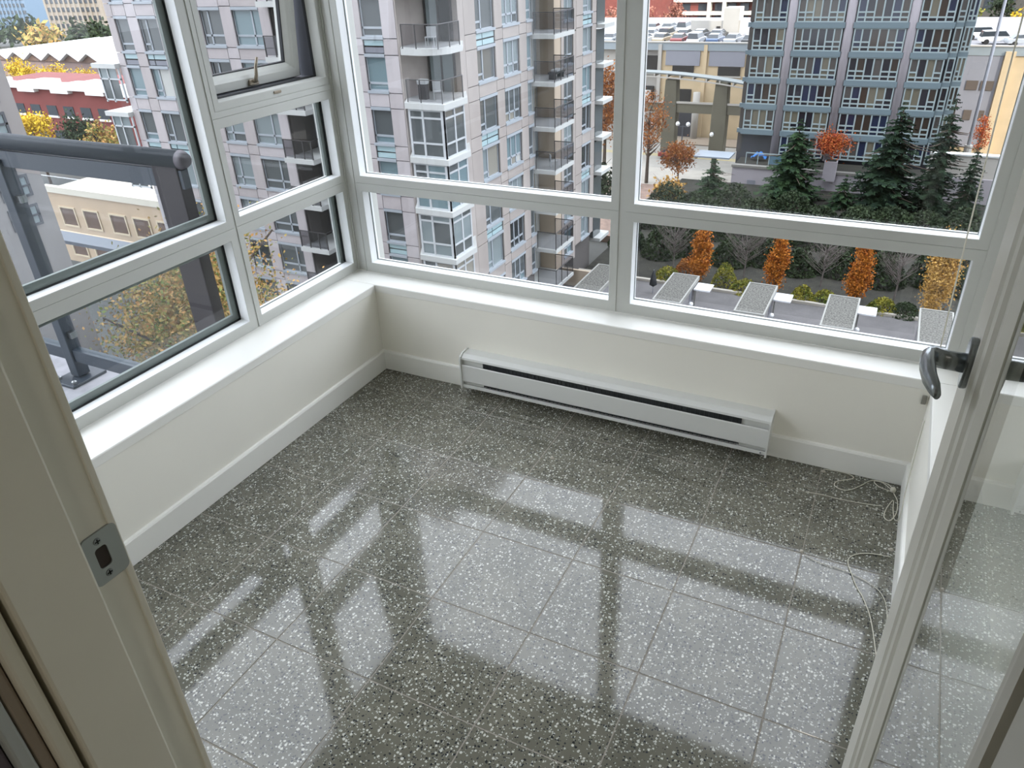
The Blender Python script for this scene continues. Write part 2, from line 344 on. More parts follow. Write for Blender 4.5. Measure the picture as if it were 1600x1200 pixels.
# ------------------------------------------------------------------ glazed door, open into the room
door = empty('door_1', (2.0, -1.97, 0)); door['kind'] = 'structure'
XD = 2.0
def MD(u, d, z): return (XD + d, u, z)
leaf = obj('door_leaf', MB().ring(MD, -1.97, -1.20, .012, 2.04, [(0, .044), (0, 0), (.072, 0), (.074, .007), (.082, .007), (.084, -.003), (.098, -.004), (.102, .0), (.118, .001), (.122, .006), (.140, .006), (.160, .013), (.160, .024), (.140, .036), (.118, .044), (0, .044)], (1.0, 1.2, 1.75, 1.0)), M_DOOR, door)
obj('pane', MB().poly([MD(-1.88, .0145, .26), MD(-1.37, .0145, .26), MD(-1.37, .0145, 1.9), MD(-1.88, .0145, 1.9)]), M_DPANE, door)
M_PEW = mat('pewter', '8e9394', .24, .75)
for sg, nm in ((-1, 'lever_handle'), (1, 'lever_handle')):
    xf = XD if sg < 0 else XD + .044
    def HX(t): return xf + sg * t
    ro = MB(); pts = []
    for k in range(24):
        t = 2 * math.pi * k / 24; pts.append((-1.272 + .021 * math.cos(t), 1.085 + .038 * math.sin(t)))
    ro.prism(pts, 'x', HX(0), HX(.010))
    rs = obj('rosette', ro, M_PEW, door, bevel=.003); rs['label'] = 'oval pewter handle rosette'
    lv_ = MB(); P = [(.008, -1.274, 1.085, .0125), (.03, -1.273, 1.085, .012), (.047, -1.270, 1.086, .013), (.0535, -1.278, 1.087, .0135), (.054, -1.30, 1.086, .0135), (.050, -1.33, 1.083, .012), (.044, -1.352, 1.081, .010), (.040, -1.368, 1.080, .006)]
    base = len(lv_.v); nn = 10
    for k, (t, y, z, r) in enumerate(P):
        a = Vector((HX(P[min(k + 1, len(P) - 1)][0]) - HX(P[max(k - 1, 0)][0]), P[min(k + 1, len(P) - 1)][1] - P[max(k - 1, 0)][1], 0)).normalized()
        s_ = Vector((-a.y, a.x, 0))
        for j in range(nn):
            q = 2 * math.pi * j / nn
            v = Vector((HX(t), y, z)) + s_ * (r * .72 * math.cos(q)) + Vector((0, 0, 1)) * (r * 1.15 * math.sin(q)); lv_.v.append(tuple(v))
    for k in range(len(P) - 1):
        for j in range(nn):
            o_ = k * nn; lv_.f.append((o_ + j, o_ + (j + 1) % nn, o_ + nn + (j + 1) % nn, o_ + nn + j))
    lv_.f.append(tuple(range(nn))); lv_.f.append(tuple((len(P) - 1) * nn + j for j in range(nn)))
    lo = obj('lever', lv_, M_PEW, rs, smooth=True)
for z in (.25, 1.05, 1.8):
    obj('hinge', MB().tube([(2.0, -1.975, z - .05), (2.0, -1.975, z + .05)], .007), M_METAL, door, smooth=True)
struct('trim_5', MB().box(2.012, 2.05, -2.085, YD - .002, 0, 2.05), M_JAMB)

# ------------------------------------------------------------------ baseboard heater
ht = thing('baseboard_heater', 'long white electric baseboard heater mounted under the back window', 'heater', (1.04, 0, .03))
x0, x1 = .432, 1.648
b = MB().prism([(0, .036), (0, .183), (-.045, .183), (-.064, .173), (-.066, .165), (-.050, .165), (-.012, .165), (-.012, .036)], 'x', x0 + .004, x1 - .004)
obj('casing', b, M_HEAT, ht)
obj('front_panel', MB().prism([(-.056, .133), (-.0635, .1405), (-.066, .136), (-.066, .066), (-.062, .062), (-.058, .064)], 'x', x0 + .005, x1 - .005), M_HEAT, ht)
obj('bottom_lip', MB().prism([(-.012, .036), (-.060, .034), (-.066, .036), (-.066, .050), (-.063, .050), (-.062, .041), (-.012, .042)], 'x', x0 + .005, x1 - .005), M_HEAT, ht)
M_FIN = mat('dark heating fins', '45484a', .45, .5)
obj('fin_block', MB().box(x0 + .1, x1 - .1, -.055, -.014, .052, .158), M_FIN, ht)
g_ = MB()
for k in range(64):
    xx = x0 + .1 + k * (x1 - x0 - .2) / 63; g_.box(xx, xx + .002, -.058, -.012, .05, .161)
fo = obj('fins', g_, M_FIN, ht); fo['kind'] = 'stuff'
for a, c in ((x0 + .004, x0 + .105), (x1 - .105, x1 - .004)):
    obj('end_cover', MB().box(a, c, -.052, -.014, .044, .165), M_HEAT, ht)
for a, c in ((x0 - .001, x0 + .005), (x1 - .005, x1 + .001)):
    obj('end_cap', MB().prism([(0, .030), (0, .1865), (-.047, .1865), (-.069, .176), (-.073, .165), (-.073, .030)], 'x', a, c), M_HEAT, ht)
for zz in (.052,):
    obj('screw', MB().tube([(x1 - .02, -.066, .043), (x1 - .02, -.0685, .043)], .003), M_METAL, ht)

# ------------------------------------------------------------------ blind cords, hook, bits on the floor
def smooth_path(p, k=6):
    o = []
    p = [Vector(q) for q in p]
    for i in range(len(p) - 1):
        a, b, c, d = p[max(i - 1, 0)], p[i], p[i + 1], p[min(i + 2, len(p) - 1)]
        for t in range(k):
            t /= k; o.append(.5 * ((2 * b) + (c - a) * t + (2 * a - 5 * b + 4 * c - d) * t * t + (3 * b - a - 3 * c + d) * t ** 3))
    return o + [p[-1]]
def cord(name, pts, r, label, z=.003):
    p = smooth_path([(x, y, z) if len(q) == 2 else q for q in pts for x, y in [q[:2]]])
    o = obj(name, MB().tube(p, r, 5), M_CORD, None, smooth=True); return tag(o, label, 'cord')
A = [(1.836, -.02), (1.875, -.014), (1.917, -.016), (1.931, -.035), (1.884, -.074), (1.883, -.103), (1.918, -.111), (1.954, -.072), (1.985, -.025), (2.013, -.016), (2.043, -.026), (2.054, -.055)]
c1 = cord('blind_cord', A, .0016, 'thin ivory cord looping along the back baseboard in the right corner')
B = [(2.054, -.06), (2.04, -.057), (2.011, -.047), (1.996, -.024), (2.02, -.02), (2.05, -.05), (2.062, -.078), (2.07, -.108, .006), (2.072, -.147, .004), (2.068, -.18), (2.054, -.216), (2.037, -.203), (2.041, -.159), (2.058, -.105), (2.06, -.149), (2.065, -.197), (2.071, -.216, .01), (2.074, -.25, .05), (2.075, -.20, .12), (2.078, -.15, .22), (2.079, -.13, .33)]
c2 = cord('blind_cord', B, .0016, 'tangled ivory cord rising up the right wall from the corner')
obj('tassel', MB().lathe([(.003, 0), (.008, .004), (.009, .012), (.006, .018), (.002, .02)], (2.054, -.058, .0)), M_CORD, c2, smooth=True)
cord('blind_cord', [(1.799, -.173), (1.845, -.166), (1.904, -.167), (1.976, -.160), (2.03, -.15)], .0014, 'short nearly straight ivory cord on the tiles just before the tangle')
cord('blind_cord', [(2.066, -.387), (2.012, -.395), (1.97, -.42), (1.956, -.457), (1.975, -.519), (1.991, -.559), (2.006, -.586), (2.031, -.656), (2.05, -.758), (2.066, -.86)], .0015, 'long ivory cord curving on the floor towards the open door')
cord('blind_cord', [(1.839, -.481), (1.886, -.496), (1.951, -.500), (1.987, -.510), (2.022, -.525), (2.048, -.547), (2.064, -.584), (2.071, -.637), (2.068, -.7)], .0011, 'second finer cord arcing on the floor inside the long cord')
o = obj('blind_cord', MB().tube([(2.045, .03, 2.3), (2.062, .03, 1.2), (2.072, .03, .8), (2.085, .03, .405)], .0022, 6), M_CORD, None, smooth=True)
tag(o, 'ivory pull cord hanging before the right end of the back window', 'cord')
o = obj('cord_cleat', MB().box(2.068, 2.082, -.007, .0, .315, .345), mat('grey plastic', '8a887e', .5), None, bevel=.002); tag(o, 'tiny grey cleat on the back wall under the sill corner', 'cleat')
M_BIT = mat('plaster crumb', 'b9b3a6', .8)
for x, y, l in ((2.066, -.351, 'pale crumb of plaster lying against the right baseboard'), (1.828, -.466, 'small pale crumb on a tile joint near the right wall'), (1.837, -.03, 'pale crumb of plaster lying under the back baseboard right of the heater'), (.955, -.33, 'small pale crumb on a tile joint before the heater')):
    q = MB()
    rr_ = random.Random(x); pts = [(.009 * math.cos(t) * rr_.uniform(.6, 1.2), .007 * math.sin(t) * rr_.uniform(.6, 1.2)) for t in [k * 1.047 for k in range(6)]]
    q.v = [(x + a, y + b_, .0) for a, b_ in pts] + [(x + a * .5, y + b_ * .5, .006) for a, b_ in pts]
    q.f = [tuple(range(6)), tuple(range(11, 5, -1))] + [(k, (k + 1) % 6, 6 + (k + 1) % 6, 6 + k) for k in range(6)]
    tag(obj('plaster_crumb', q, M_BIT), l, 'debris')
# ================================================================== OUTSIDE
# ------------------------------------------------------------------ ground, street, own tower enlarged to block the sun
M_PKL = mat('pale parkade concrete', 'a8a49c', .8, var=.04, scale=.5)
M_GND = mat('city ground', '4a4a46', .9, var=.25, scale=.05)
M_PAVE = mat('courtyard paving', '585656', .85, var=.12, scale=.8)
M_SOIL = mat('planting bed', '25241c', .95, var=.35, scale=1.2)
M_ASPH = mat('pale asphalt', '8f8c84', .85, var=.08, scale=.6)
M_SIDE = mat('sidewalk concrete', '9b968c', .85, var=.06, scale=1)
M_BRPATH = mat('leaf strewn path', '7a665a', .9, var=.2, scale=1.5)
M_WHITE = mat('white painted metal', 'e4e6e6', .4)
struct('ground', MB().box(-480, 320, -60, 480, -25.2, -24.3), M_GND)
struct('ground_courtyard', MB().box(-20.3, 40, 8, 52.6, -22.6, -22), M_PAVE)
struct('ground_planting_bed', MB().box(-20.3, 40, 52.6, 84.4, -24.2, -22.35), M_SOIL)
struct('kerb_courtyard', MB().box(-20.3, 40, 52.4, 52.7, -22.3, -21.8), M_SIDE)
struct('road', MB().box(-140, 90, 94, 108, -24.4, -24.0), M_ASPH)
struct('road_line', MB().box(-140, 90, 100.7, 100.95, -24.1, -23.985).box(-140, 90, 101.4, 101.65, -24.1, -23.985), mat('yellow road paint', 'b3a25a', .8))
struct('sidewalk_far', MB().box(-140, 90, 108, 112.6, -24.4, -23.85), mat('tan sidewalk', '8d8070', .85))
struct('sidewalk_near', MB().box(-60, -15, 85.2, 94, -24.4, -23.85), M_SIDE)
struct('path', MB().box(-40, -15, 66, 85.2, -24.4, -23.6), M_BRPATH)
M_OWN = mat('sun block tower concrete', '8a8886', .8)
ow = MB().box(-.3, 150, -30, -2.3, -24.3, -.4).box(-.3, 150, -30, -2.2, 2.6, 82).box(4, 150, -30, -2.3, -.4, 2.6).box(-.3, 4, -30, -6.3, -.4, 2.6).box(-.28, 2.35, -2.3, .25, -24.3, -.5).box(-.28, 2.35, -2.2, .25, 2.6, 82)
struct('wall_tower_sun_block', ow, M_OWN)  # unseen; stretched long and tall to shade the courtyard and glass tower

# ------------------------------------------------------------------ apartment building
M_STONE = [mat('stone panel a', 'afa8a8', .75, var=.05, scale=1.2), mat('stone panel b', 'a9a2a1', .75, var=.05, scale=1.2), mat('stone panel c', 'b4aeaf', .75, var=.05, scale=1.2)]
M_STONEW = [mat('warm stone panel a', 'a29a94', .75, var=.05, scale=1.2), mat('warm stone panel b', '9c948e', .75, var=.05, scale=1.2)]
M_JOINT = mat('stone joint', '5b5755', .9)
M_BFR = mat('grey aluminium', '9da4aa', .5)
M_BFRW = mat('white aluminium', 'b9bdbf', .5)
M_HEAD = mat('blue grey flashing', '7f888d', .5)
M_LEDGE = mat('white ledge', 'b9bbb8', .6)
M_SPAN = mat('pale aqua spandrel', 'a3bcc0', .25)
M_GREYP = mat('grey louvre panel', '7a7c84', .5)
M_PN = [mat('pane with pale curtain', '7f8a8c', .12), mat('pane with blue blind', '6e8287', .12), mat('dark pane', '2e3234', .06), mat('grey pane', '565b5c', .08), mat('pane with cream blind', '8d8a80', .12), mat('pane with bright curtain', 'b4b5b0', .15)]
M_RAILG = glass('smoked balcony glass', (.58, .58, .60), 1.0)
M_RAILF = mat('charcoal railing', '3a3838', .5)
M_RECESS = mat('shaded stucco', '6a6463', .8)
M_BEIGE = mat('cream stucco', 'b3a491', .8)
rnd = random.Random(5)
apt = thing('apartment_building', 'pale stone clad apartment tower with stacked glass balconies filling the left half of the view', 'building', (-30, 45, -24))
def F1(u, d, z): return (u, 33 - d, z)
def F2(u, d, z): return (-20.5 + d, u, z)
def mbox(M, u0, u1, d0, d1, z0, z1):
    a, b = M(u0, d0, z0), M(u1, d1, z1)
    return min(a[0], b[0]), max(a[0], b[0]), min(a[1], b[1]), max(a[1], b[1]), min(z0, z1), max(z0, z1)
def panel(M, u0, u1, z0, z1, m=None, name='stone_panel', g=.02, d=0.):
    ubox(name, apt, *mbox(M, u0 + g, u1 - g, d - .08, d, z0 + g, z1 - g), m or rnd.choice(M_STONE if M is F1 else M_STONEW))
def window(M, u0, u1, z0, z1, cols=(.35, 1.), low=.28, parent=None, rec=.16, fm=None, pm=None, full=()):
    "aluminium window set back in the stone: frame bars are one part, each pane a sub-part"
    f = MB(); w = .055; d0, d1 = -rec - .03, -rec + .04
    us = [u0] + [u0 + (u1 - u0) * c for c in cols]; zm = z0 + (z1 - z0) * low
    for u in us: f.box(*mbox(M, max(u0, u - w), min(u1, u + w), d0, d1, z0, z1))
    f.box(*mbox(M, u0, u1, d0, d1, z0, z0 + w)); f.box(*mbox(M, u0, u1, d0, d1, z1 - w, z1))
    for k in range(len(cols)):
        if low and k not in full: f.box(*mbox(M, us[k], us[k + 1], d0, d1, zm - w, zm + w))
    f.box(*mbox(M, u0 - .05, u1 + .05, -rec, .06, z0 - .14, z0)); f.box(*mbox(M, u0, u1, -rec, .03, z1, z1 + .16))
    win = obj('window', f, fm or M_BFR, parent or apt, fix=False)
    p = pm or rnd.choice((M_PN[0], M_PN[1], M_PN[3], M_PN[3], M_PN[2], M_PN[0]))
    for k in range(len(cols)):
        q = p if rnd.random() < .75 else rnd.choice(M_PN)
        if low and k not in full:
            ubox('pane', win, *mbox(M, us[k], us[k + 1], d0, d0 + .02, z0, zm), q); ubox('pane', win, *mbox(M, us[k], us[k + 1], d0, d0 + .02, zm, z1), p)
        else: ubox('pane', win, *mbox(M, us[k], us[k + 1], d0, d0 + .02, z0, z1), q)
    return win
ZT, ZB = 3.2, -22.6
top_ = MB().box(-44.5, -22.6, 33, 57, 3.2, 35).box(-22.6, -20.5, 36, 56, 3.2, 34).box(-21.8, -19.5, 32, 36, 3.2, 31)
obj('upper_storeys', top_, M_STONE[0], apt, fix=False)
core = MB().box(-44.5, -31.05, 33.3, 57, ZB - 2, ZT).box(-31.05, -26, 35.4, 57, ZB - 2, ZT).box(-26, -22.6, 33.3, 57, ZB - 2, ZT).box(-22.6, -21.9, 35.8, 57, ZB - 2, ZT)
core.box(-21.9, -20.8, 36.3, 45, ZB - 2, ZT).box(-21.9, -20.8, 48.4, 56.2, ZB - 2, ZT)
obj('wall_core', core, M_JOINT, apt, fix=False)
lv_edges = []
# columns with a window on every floor
def floors_plain(M, cols, piers, off, k0, k1):
    for k in range(k0, k1):
        h, s_ = -.85 - 2.78 * k + off, -2.72 - 2.78 * k + off
        nxt = s_ - .14; prev_s = s_ + 2.78 - .14
        for u0, u1, cc in cols:
            window(M, u0, u1, s_, h, cc)
            panel(M, u0, u1, h + .16, prev_s)
        for u0, u1 in piers:
            panel(M, u0, u1, s_ - .1, h + .2); panel(M, u0, u1, h + .2, s_ + 2.68)
floors_plain(F1, [(-36.4, -34.75, (.34, 1.)), (-33.85, -31.8, (.68, 1.))], [(-39.6, -36.4), (-34.75, -33.85), (-31.8, -31.05)], 0, -1, 7)
floors_plain(F2, [(40.8, 43.0, (.34, .67, 1.)), (44.05, 44.85, (1.,))], [(39.8, 40.8), (43.0, 44.05)], .42, -1, 7)
# columns of two-storey windows joined by aqua spandrels
WZ = [(2.4, .6), (-.35, -2.2), (-3.2, -4.9), (-5.9, -7.7), (-8.7, -10.55), (-11.65, -13.5), (-14.45, -16.4), (-17.4, -19.2)]
def column_double(M, u0, u1, off, cc, piers, kind='aqua'):
    for k, (h, s_) in enumerate(WZ):
        h += off; s_ += off
        window(M, u0, u1, s_, h, cc, .22, full=(() if len(cc) == 1 else (1,)), pm=M_PN[(k * 2 + 1) % 4] if M is F1 else None)
        if k + 1 < len(WZ):
            n = WZ[k + 1][0] + off; a, b = s_ - .14, n + .16
            if k % 2 == 1:
                m = (a + b) / 2; us = [u0] + ([u0 + (u1 - u0) * c for c in cc])
                for i in range(len(us) - 1):
                    for z0, z1, mm in ((m, a, M_SPAN), (b, m, M_SPAN if not (M is F1 and k == 1) else M_GREYP)):
                        ubox('spandrel_panel', apt, *mbox(M, us[i] + .04, us[i + 1] - .04, -.14, -.06, z0 + .04, z1 - .04), mm)
            else: panel(M, u0, u1, b, a)
        for a, b in piers:
            panel(M, a, b, s_ - .1, h + .1)
            if k + 1 < len(WZ): panel(M, a, b, WZ[k + 1][0] + off + .1, s_ - .1)
column_double(F1, -24.85, -23.55, .05, (1.,), [(-26, -24.85), (-23.55, -22.6)])
column_double(F1, -41.75, -40.1, -.95, (.35, 1.), [(-42.65, -41.75), (-40.1, -39.6)])
column_double(F1, -43.85, -42.65, -.95, (1.,), [(-44.5, -43.85)])
column_double(F2, 37.6, 39.8, -.1, (.35, 1.), [(36.3, 37.6)])
column_double(F2, 53.5, 55.35, -.42, (.62, 1.), [(52.2, 53.5), (55.35, 56.2)])
# stacked balconies, facade facing us
for k in range(-1, 7):
    z = -3.2 - 2.8 * k
    ubox('balcony_slab', apt, -31.25, -29.0, 32.3, 35.4, z - .28, z, M_LEDGE)
    rl = MB(); rl.box(-31.2, -29.05, 32.36, 32.41, z + 1.05, z + 1.1)
    for u in (-31.18, -30.45, -29.7, -29.07): rl.box(u - .03, u + .03, 32.36, 32.41, z, z + 1.1)
    rl.box(-29.1, -29.05, 32.36, 35.4, z + 1.05, z + 1.1)
    r_ = obj('railing', rl, M_RAILF, apt, fix=False)
    ubox('railing_glass', r_, -31.18, -29.07, 32.38, 32.395, z + .08, z + 1.04, M_RAILG)
    ubox('recess_wall', apt, -28.9, -26, 34.2, 35.4, z - 2.8, z, M_GREYP)
    wn_ = MB()
    for u in (-31, -30.3, -29.6, -28.9): wn_.box(u - .04, u + .04, 35.25, 35.35, z, z + 2.5)
    bw = obj('balcony_door', wn_, M_BFR, apt, fix=False)
    for u in (-31, -30.3, -29.6): ubox('pane', bw, u + .04, u + .66, 35.3, 35.33, z, z + 2.5, rnd.choice((M_PN[0], M_PN[3], M_PN[1])))
# corner bay: open balconies above, glazed bays below
BZ = [.2, -2.62, -5.2, -8.0, -10.83, -13.58, -16.35, -19.1]
obj('recess_wall', MB().box(-22.65, -22.55, 33, 36, ZB, ZT).box(-22.6, -20.5, 35.7, 36.3, ZB, ZT), M_STONEW[0], apt, fix=False)
for i, z in enumerate(BZ):
    if i in (0, 1):
        pts = [(-22.6, 33.3), (-21.95, 32.2)] + [(-20.75 + 1.3 * math.sin(t), 33.4 - 1.35 * math.cos(t)) for t in [k * .1963 - .25 for k in range(9)]] + [(-19.5, 34.3), (-20.5, 36.1), (-22.6, 36.1)]
    else: pts = [(-22.6, 33.3), (-21.9, 32.0), (-19.45, 31.95), (-19.4, 34.3), (-20.5, 36.1), (-22.6, 36.1)]
    obj('balcony_slab', MB().prism(pts, 'z', z - .3, z), M_LEDGE, apt)
    if i + 1 >= len(BZ): break
    top = (BZ[i - 1] if i else 3) - .3
    if i <= 2:
        rl = MB(); path = [(-21.8, 32.2), (-20.95, 32.15), (-19.65, 32.15), (-19.6, 33.2), (-19.6, 34.2)]
        for a, b in zip(path, path[1:]): rl.tube([(a[0], a[1], z + 1.12), (b[0], b[1], z + 1.12)], .03, 6)
        for a in path: rl.tube([(a[0], a[1], z), (a[0], a[1], z + 1.12)], .03, 6)
        r_ = obj('railing', rl, M_RAILF, apt)
        gm = MB()
        for a, b in zip(path, path[1:]): gm.poly([(a[0], a[1], z + .06), (b[0], b[1], z + .06), (b[0], b[1], z + 1.08), (a[0], a[1], z + 1.08)])
        obj('railing_glass', gm, M_RAILG, r_)
        wn_ = MB()
        for u in (-22.5, -21.7, -20.9): wn_.box(u, u + .07, 35.55, 35.7, z, z + 2.3)
        bw = obj('balcony_door', wn_, M_RAILF, apt, fix=False)
        for u in (-22.4, -21.6): ubox('pane', bw, u, u + .7, 35.6, 35.65, z, z + 2.3, rnd.choice((M_PN[2], M_PN[3], M_PN[0])))
    else:
        pm = [None, None, None, M_PN[3], M_PN[1], M_PN[0], M_PN[4]][i]
        def FB(u, d, zz): return (u, 32.12 - d, zz)
        def FC(u, d, zz): return (-19.6 + d, u, zz)
        for M, ul in ((FB, (-21.75, -20.93, -19.66)), (FC, (32.18, 33.2, 34.2))):
            f = MB()
            for u in ul: f.box(*mbox(M, u - .06, u + .06, -.1, 0, z, top))
            f.box(*mbox(M, ul[2] - .14, ul[2] + .0, -.1, .02, z, top)) if M is FB else None
            for zz in (z + .05, z + .75, z + 2.05, top - .06): f.box(*mbox(M, ul[0], ul[2], -.09, -.01, zz - .05, zz + .05))
            w_ = obj('bay_window', f, M_BFRW, apt, fix=False)
            for a, b in zip(ul, ul[1:]):
                for c, e in ((z, z + .75), (z + .75, z + 2.05), (z + 2.05, top)):
                    ubox('pane', w_, *mbox(M, a, b, -.07, -.05, c, e), rnd.choice((pm, pm, M_PN[3])))
# stacked balconies on the receding side
for k in range(-1, 7):
    z = -3.2 - 2.85 * k
    ubox('balcony_slab', apt, -21.9, -19.0, 45.0, 48.3, z - .26, z, M_LEDGE)
    rl = MB(); path = [(-20.5, 45.05), (-19.05, 45.05), (-19.05, 46.1), (-19.05, 47.2), (-19.05, 48.25), (-20.5, 48.25)]
    for a, b in zip(path, path[1:]): rl.tube([(a[0], a[1], z + 1.25), (b[0], b[1], z + 1.25)], .035, 6)
    for a in path: rl.tube([(a[0], a[1], z), (a[0], a[1], z + 1.25)], .03, 6)
    r_ = obj('railing', rl, M_RAILF, apt)
    gm = MB()
    for a, b in zip(path, path[1:]): gm.poly([(a[0], a[1], z + .06), (b[0], b[1], z + .06), (b[0], b[1], z + 1.2), (a[0], a[1], z + 1.2)])
    obj('railing_glass', gm, M_RAILG, r_)
    f = MB()
    for u in (45.0, 45.9, 46.8, 47.7, 48.3): f.box(-21.9, -21.82, u, u + .08, z, z + 2.5)
    bw = obj('balcony_door', f, M_BFRW, apt, fix=False)
    for u in (45.05, 45.95, 46.85, 47.7): ubox('pane', bw, -21.9, -21.87, u, u + .85, z, z + 2.5, rnd.choice((M_PN[5], M_PN[0], M_PN[5], M_PN[4])))
    ubox('return_wall', apt, -21.9, -20.5, 48.3, 48.42, z, z + 2.6, M_BEIGE)
    ubox('pilaster', apt, -21.2, -20.55, 48.5, 49.5, z - .26, z + 2.6, M_BEIGE)
    window(F2, 50.0, 51.7, z + .35, z + 2.35, (.5, 1.), .3)
    panel(F2, 49.5, 50.0, z - .4, z + 2.4); panel(F2, 51.7, 52.2, z - .4, z + 2.4); panel(F2, 50.0, 51.7, z - .28, z + .22)
for z in (-.85, -3.6, -6.4, -9.1, -11.9, -14.7, -17.6, -20.4):
    ubox('balcony_slab', apt, -21.5, -19.9, 56.4, 58.6, z - .28, z, M_LEDGE)
    ubox('bay_pane', apt, -21.5, -20.5, 56.3, 58.0, z, z + 2.4, M_PN[3])
for z in (-3.9, -6.9, -9.7):
    ubox('balcony_slab', apt, -46.8, -44.5, 32.6, 35, z - .28, z, M_LEDGE)
    f = MB()
    for u in (-46.5, -45.7, -44.6): f.box(u, u + .1, 32.8, 32.9, z - 2.4, z - .28)
    for zz in (-1.0, -2.3): f.box(-46.5, -44.5, 32.8, 32.9, z + zz, z + zz + .09)
    bw = obj('bay_window', f, M_BFRW, apt, fix=False)
    for u in (-46.4, -45.6):
        ubox('pane', bw, u, u + .72, 32.86, 32.88, z - 2.3, z - .95, M_PN[3]); ubox('pane', bw, u, u + .72, 32.86, 32.88, z - .92, z - .28, M_PN[0])

ubox('patio_wall', apt, -20.5, -17.5, 43.5, 43.7, -22.1, -20.6, mat('brown patio wall', '6f655e', .85)); ubox('patio_wall', apt, -20.5, -17.5, 49.4, 49.6, -22.1, -20.6, M_BEIGE)
# balcony furniture (small)
M_PLW = mat('white plastic', 'c9cdcb', .4)
def furn_chair(loc, rz, label, grp):
    t = thing('patio_chair', label, 'chair', (0, 0, 0), grp)
    obj('seat', MB().box(-.25, .25, -.25, .25, .40, .45), M_PLW, t); obj('backrest', MB().box(-.25, .25, .21, .26, .45, .9), M_PLW, t)
    for a in (-.22, .22):
        for b in (-.22, .22): obj('leg', MB().tube([(a, b, 0), (a, b, .4)], .025, 5), M_PLW, t)
    t.location = loc; t.rotation_euler = (0, 0, rz); return t
furn_chair((-20.6, 33.3, -5.2), .6, 'white patio chair on the lowest open corner balcony of the stone tower', None)
furn_chair((-20.9, 33.5, -2.62), .3, 'white patio chair alone on the rounded corner balcony of the stone tower', None)
furn_chair((-19.6, 46.0, -11.75), 2.2, 'white patio chair behind smoked glass on a side balcony of the stone tower', None)
t = thing('barbecue', 'white topped barbecue on the lowest open corner balcony of the stone tower', 'barbecue', (-21.4, 33.2, -5.2))
obj('lid', MB().box(-21.7, -21.15, 33.0, 33.4, -4.45, -4.2), M_PLW, t, bevel=.05); obj('cart', MB().box(-21.65, -21.2, 33.03, 33.37, -5.2, -4.47), M_RAILF, t)
t = thing('patio_bench', 'dark bench with pale cushion on a side balcony of the stone tower', 'bench', (-19.7, 46.8, -6.05))
obj('seat', MB().box(-20.0, -19.4, 46.1, 47.6, -5.7, -5.6), M_RAILF, t)
for yy in (46.15, 47.5): obj('leg', MB().box(-19.95, -19.45, yy, yy + .06, -6.05, -5.7), M_RAILF, t)
obj('cushion', MB().box(-19.95, -19.45, 46.4, 47.3, -5.6, -5.47), M_PLW, t, bevel=.03)

# ------------------------------------------------------------------ glass tower
M_TBEAM = mat('teal grey spandrel beam', '65757b', .45, var=.05, scale=.7)
M_TBAR = mat('pale mullion', '94a2a3', .45)
M_TCON = mat('pale lilac concrete', '9c979b', .8, var=.04, scale=.6)
M_TP = [mat('tower dark pane', '2b2a31', .06), mat('tower blind pane', '6f6a5c', .12), mat('tower blue pane', '2a3046', .06), mat('tower brown pane', '3f3630', .08), mat('tower grey pane', '514d4a', .1)]
tw = thing('glass_tower', 'residential tower with teal beams and a white grid of window panes', 'building', (-5, 95, -20))
obj('tower_core', MB().box(-15.3, 4.0, 89.1, 101.5, -22, 12).box(4.0, 5.9, 90.6, 101.5, -22, 12), mat('tower shade', '3c3e44', .8), tw, fix=False)
TZ = [4.6, 1.85, -.93, -3.7, -6.48, -9.23, -12.0, -14.75, -17.5, -20.2]
def tower_bay(u0, u1, y, n, z0, z1, pal, outer):
    f = MB(); w = .07; us = [u0 + (u1 - u0) * k / n for k in range(n + 1)]
    H = z1 - z0; za, zb = z0 + .19 * H, z0 + .41 * H
    for k, u in enumerate(us):
        ww = .13 if k in (0, n) else w; f.box(max(u0, u - ww), min(u1, u + ww), y - .12, y + .05, z0, z1)
    for zz in (z0, za, z1): f.box(u0, u1, y - .11, y + .04, zz - .07, zz + .07)
    for k in range(n):
        if k in outer: f.box(us[k], us[k + 1], y - .11, y + .04, zb - .07, zb + .07)
    w_ = obj('window', f, M_TBAR, tw, fix=False)
    for k in range(n):
        p = pal[k % len(pal)]
        lev = [(z0, za), (za, zb), (zb, z1)] if k in outer else [(z0, za), (za, z1)]
        for c, e in lev:
            q = p if rnd.random() < .8 else rnd.choice(M_TP)
            ubox('pane', w_, us[k], us[k + 1], y, y + .03, c, e, q)
D, Bl, Bu, Br, Gy = M_TP
pals = [[D, Br, D, Gy], [Gy, Bl, Bl, Gy], [D, D, Br, Bl], [Bu, D, D, D, Bu, Br], [Bl, Bl, D, D, Bl, Bl], [Br, D, D, D, D, Gy], [Bl, Bl, Bl, Bl, Gy, Bl], [D, Bu, Br, Br, Bu, Bu], [Bu, D, Br, Br, Gy, Bu], [Bl, Gy, Gy, Bu]]
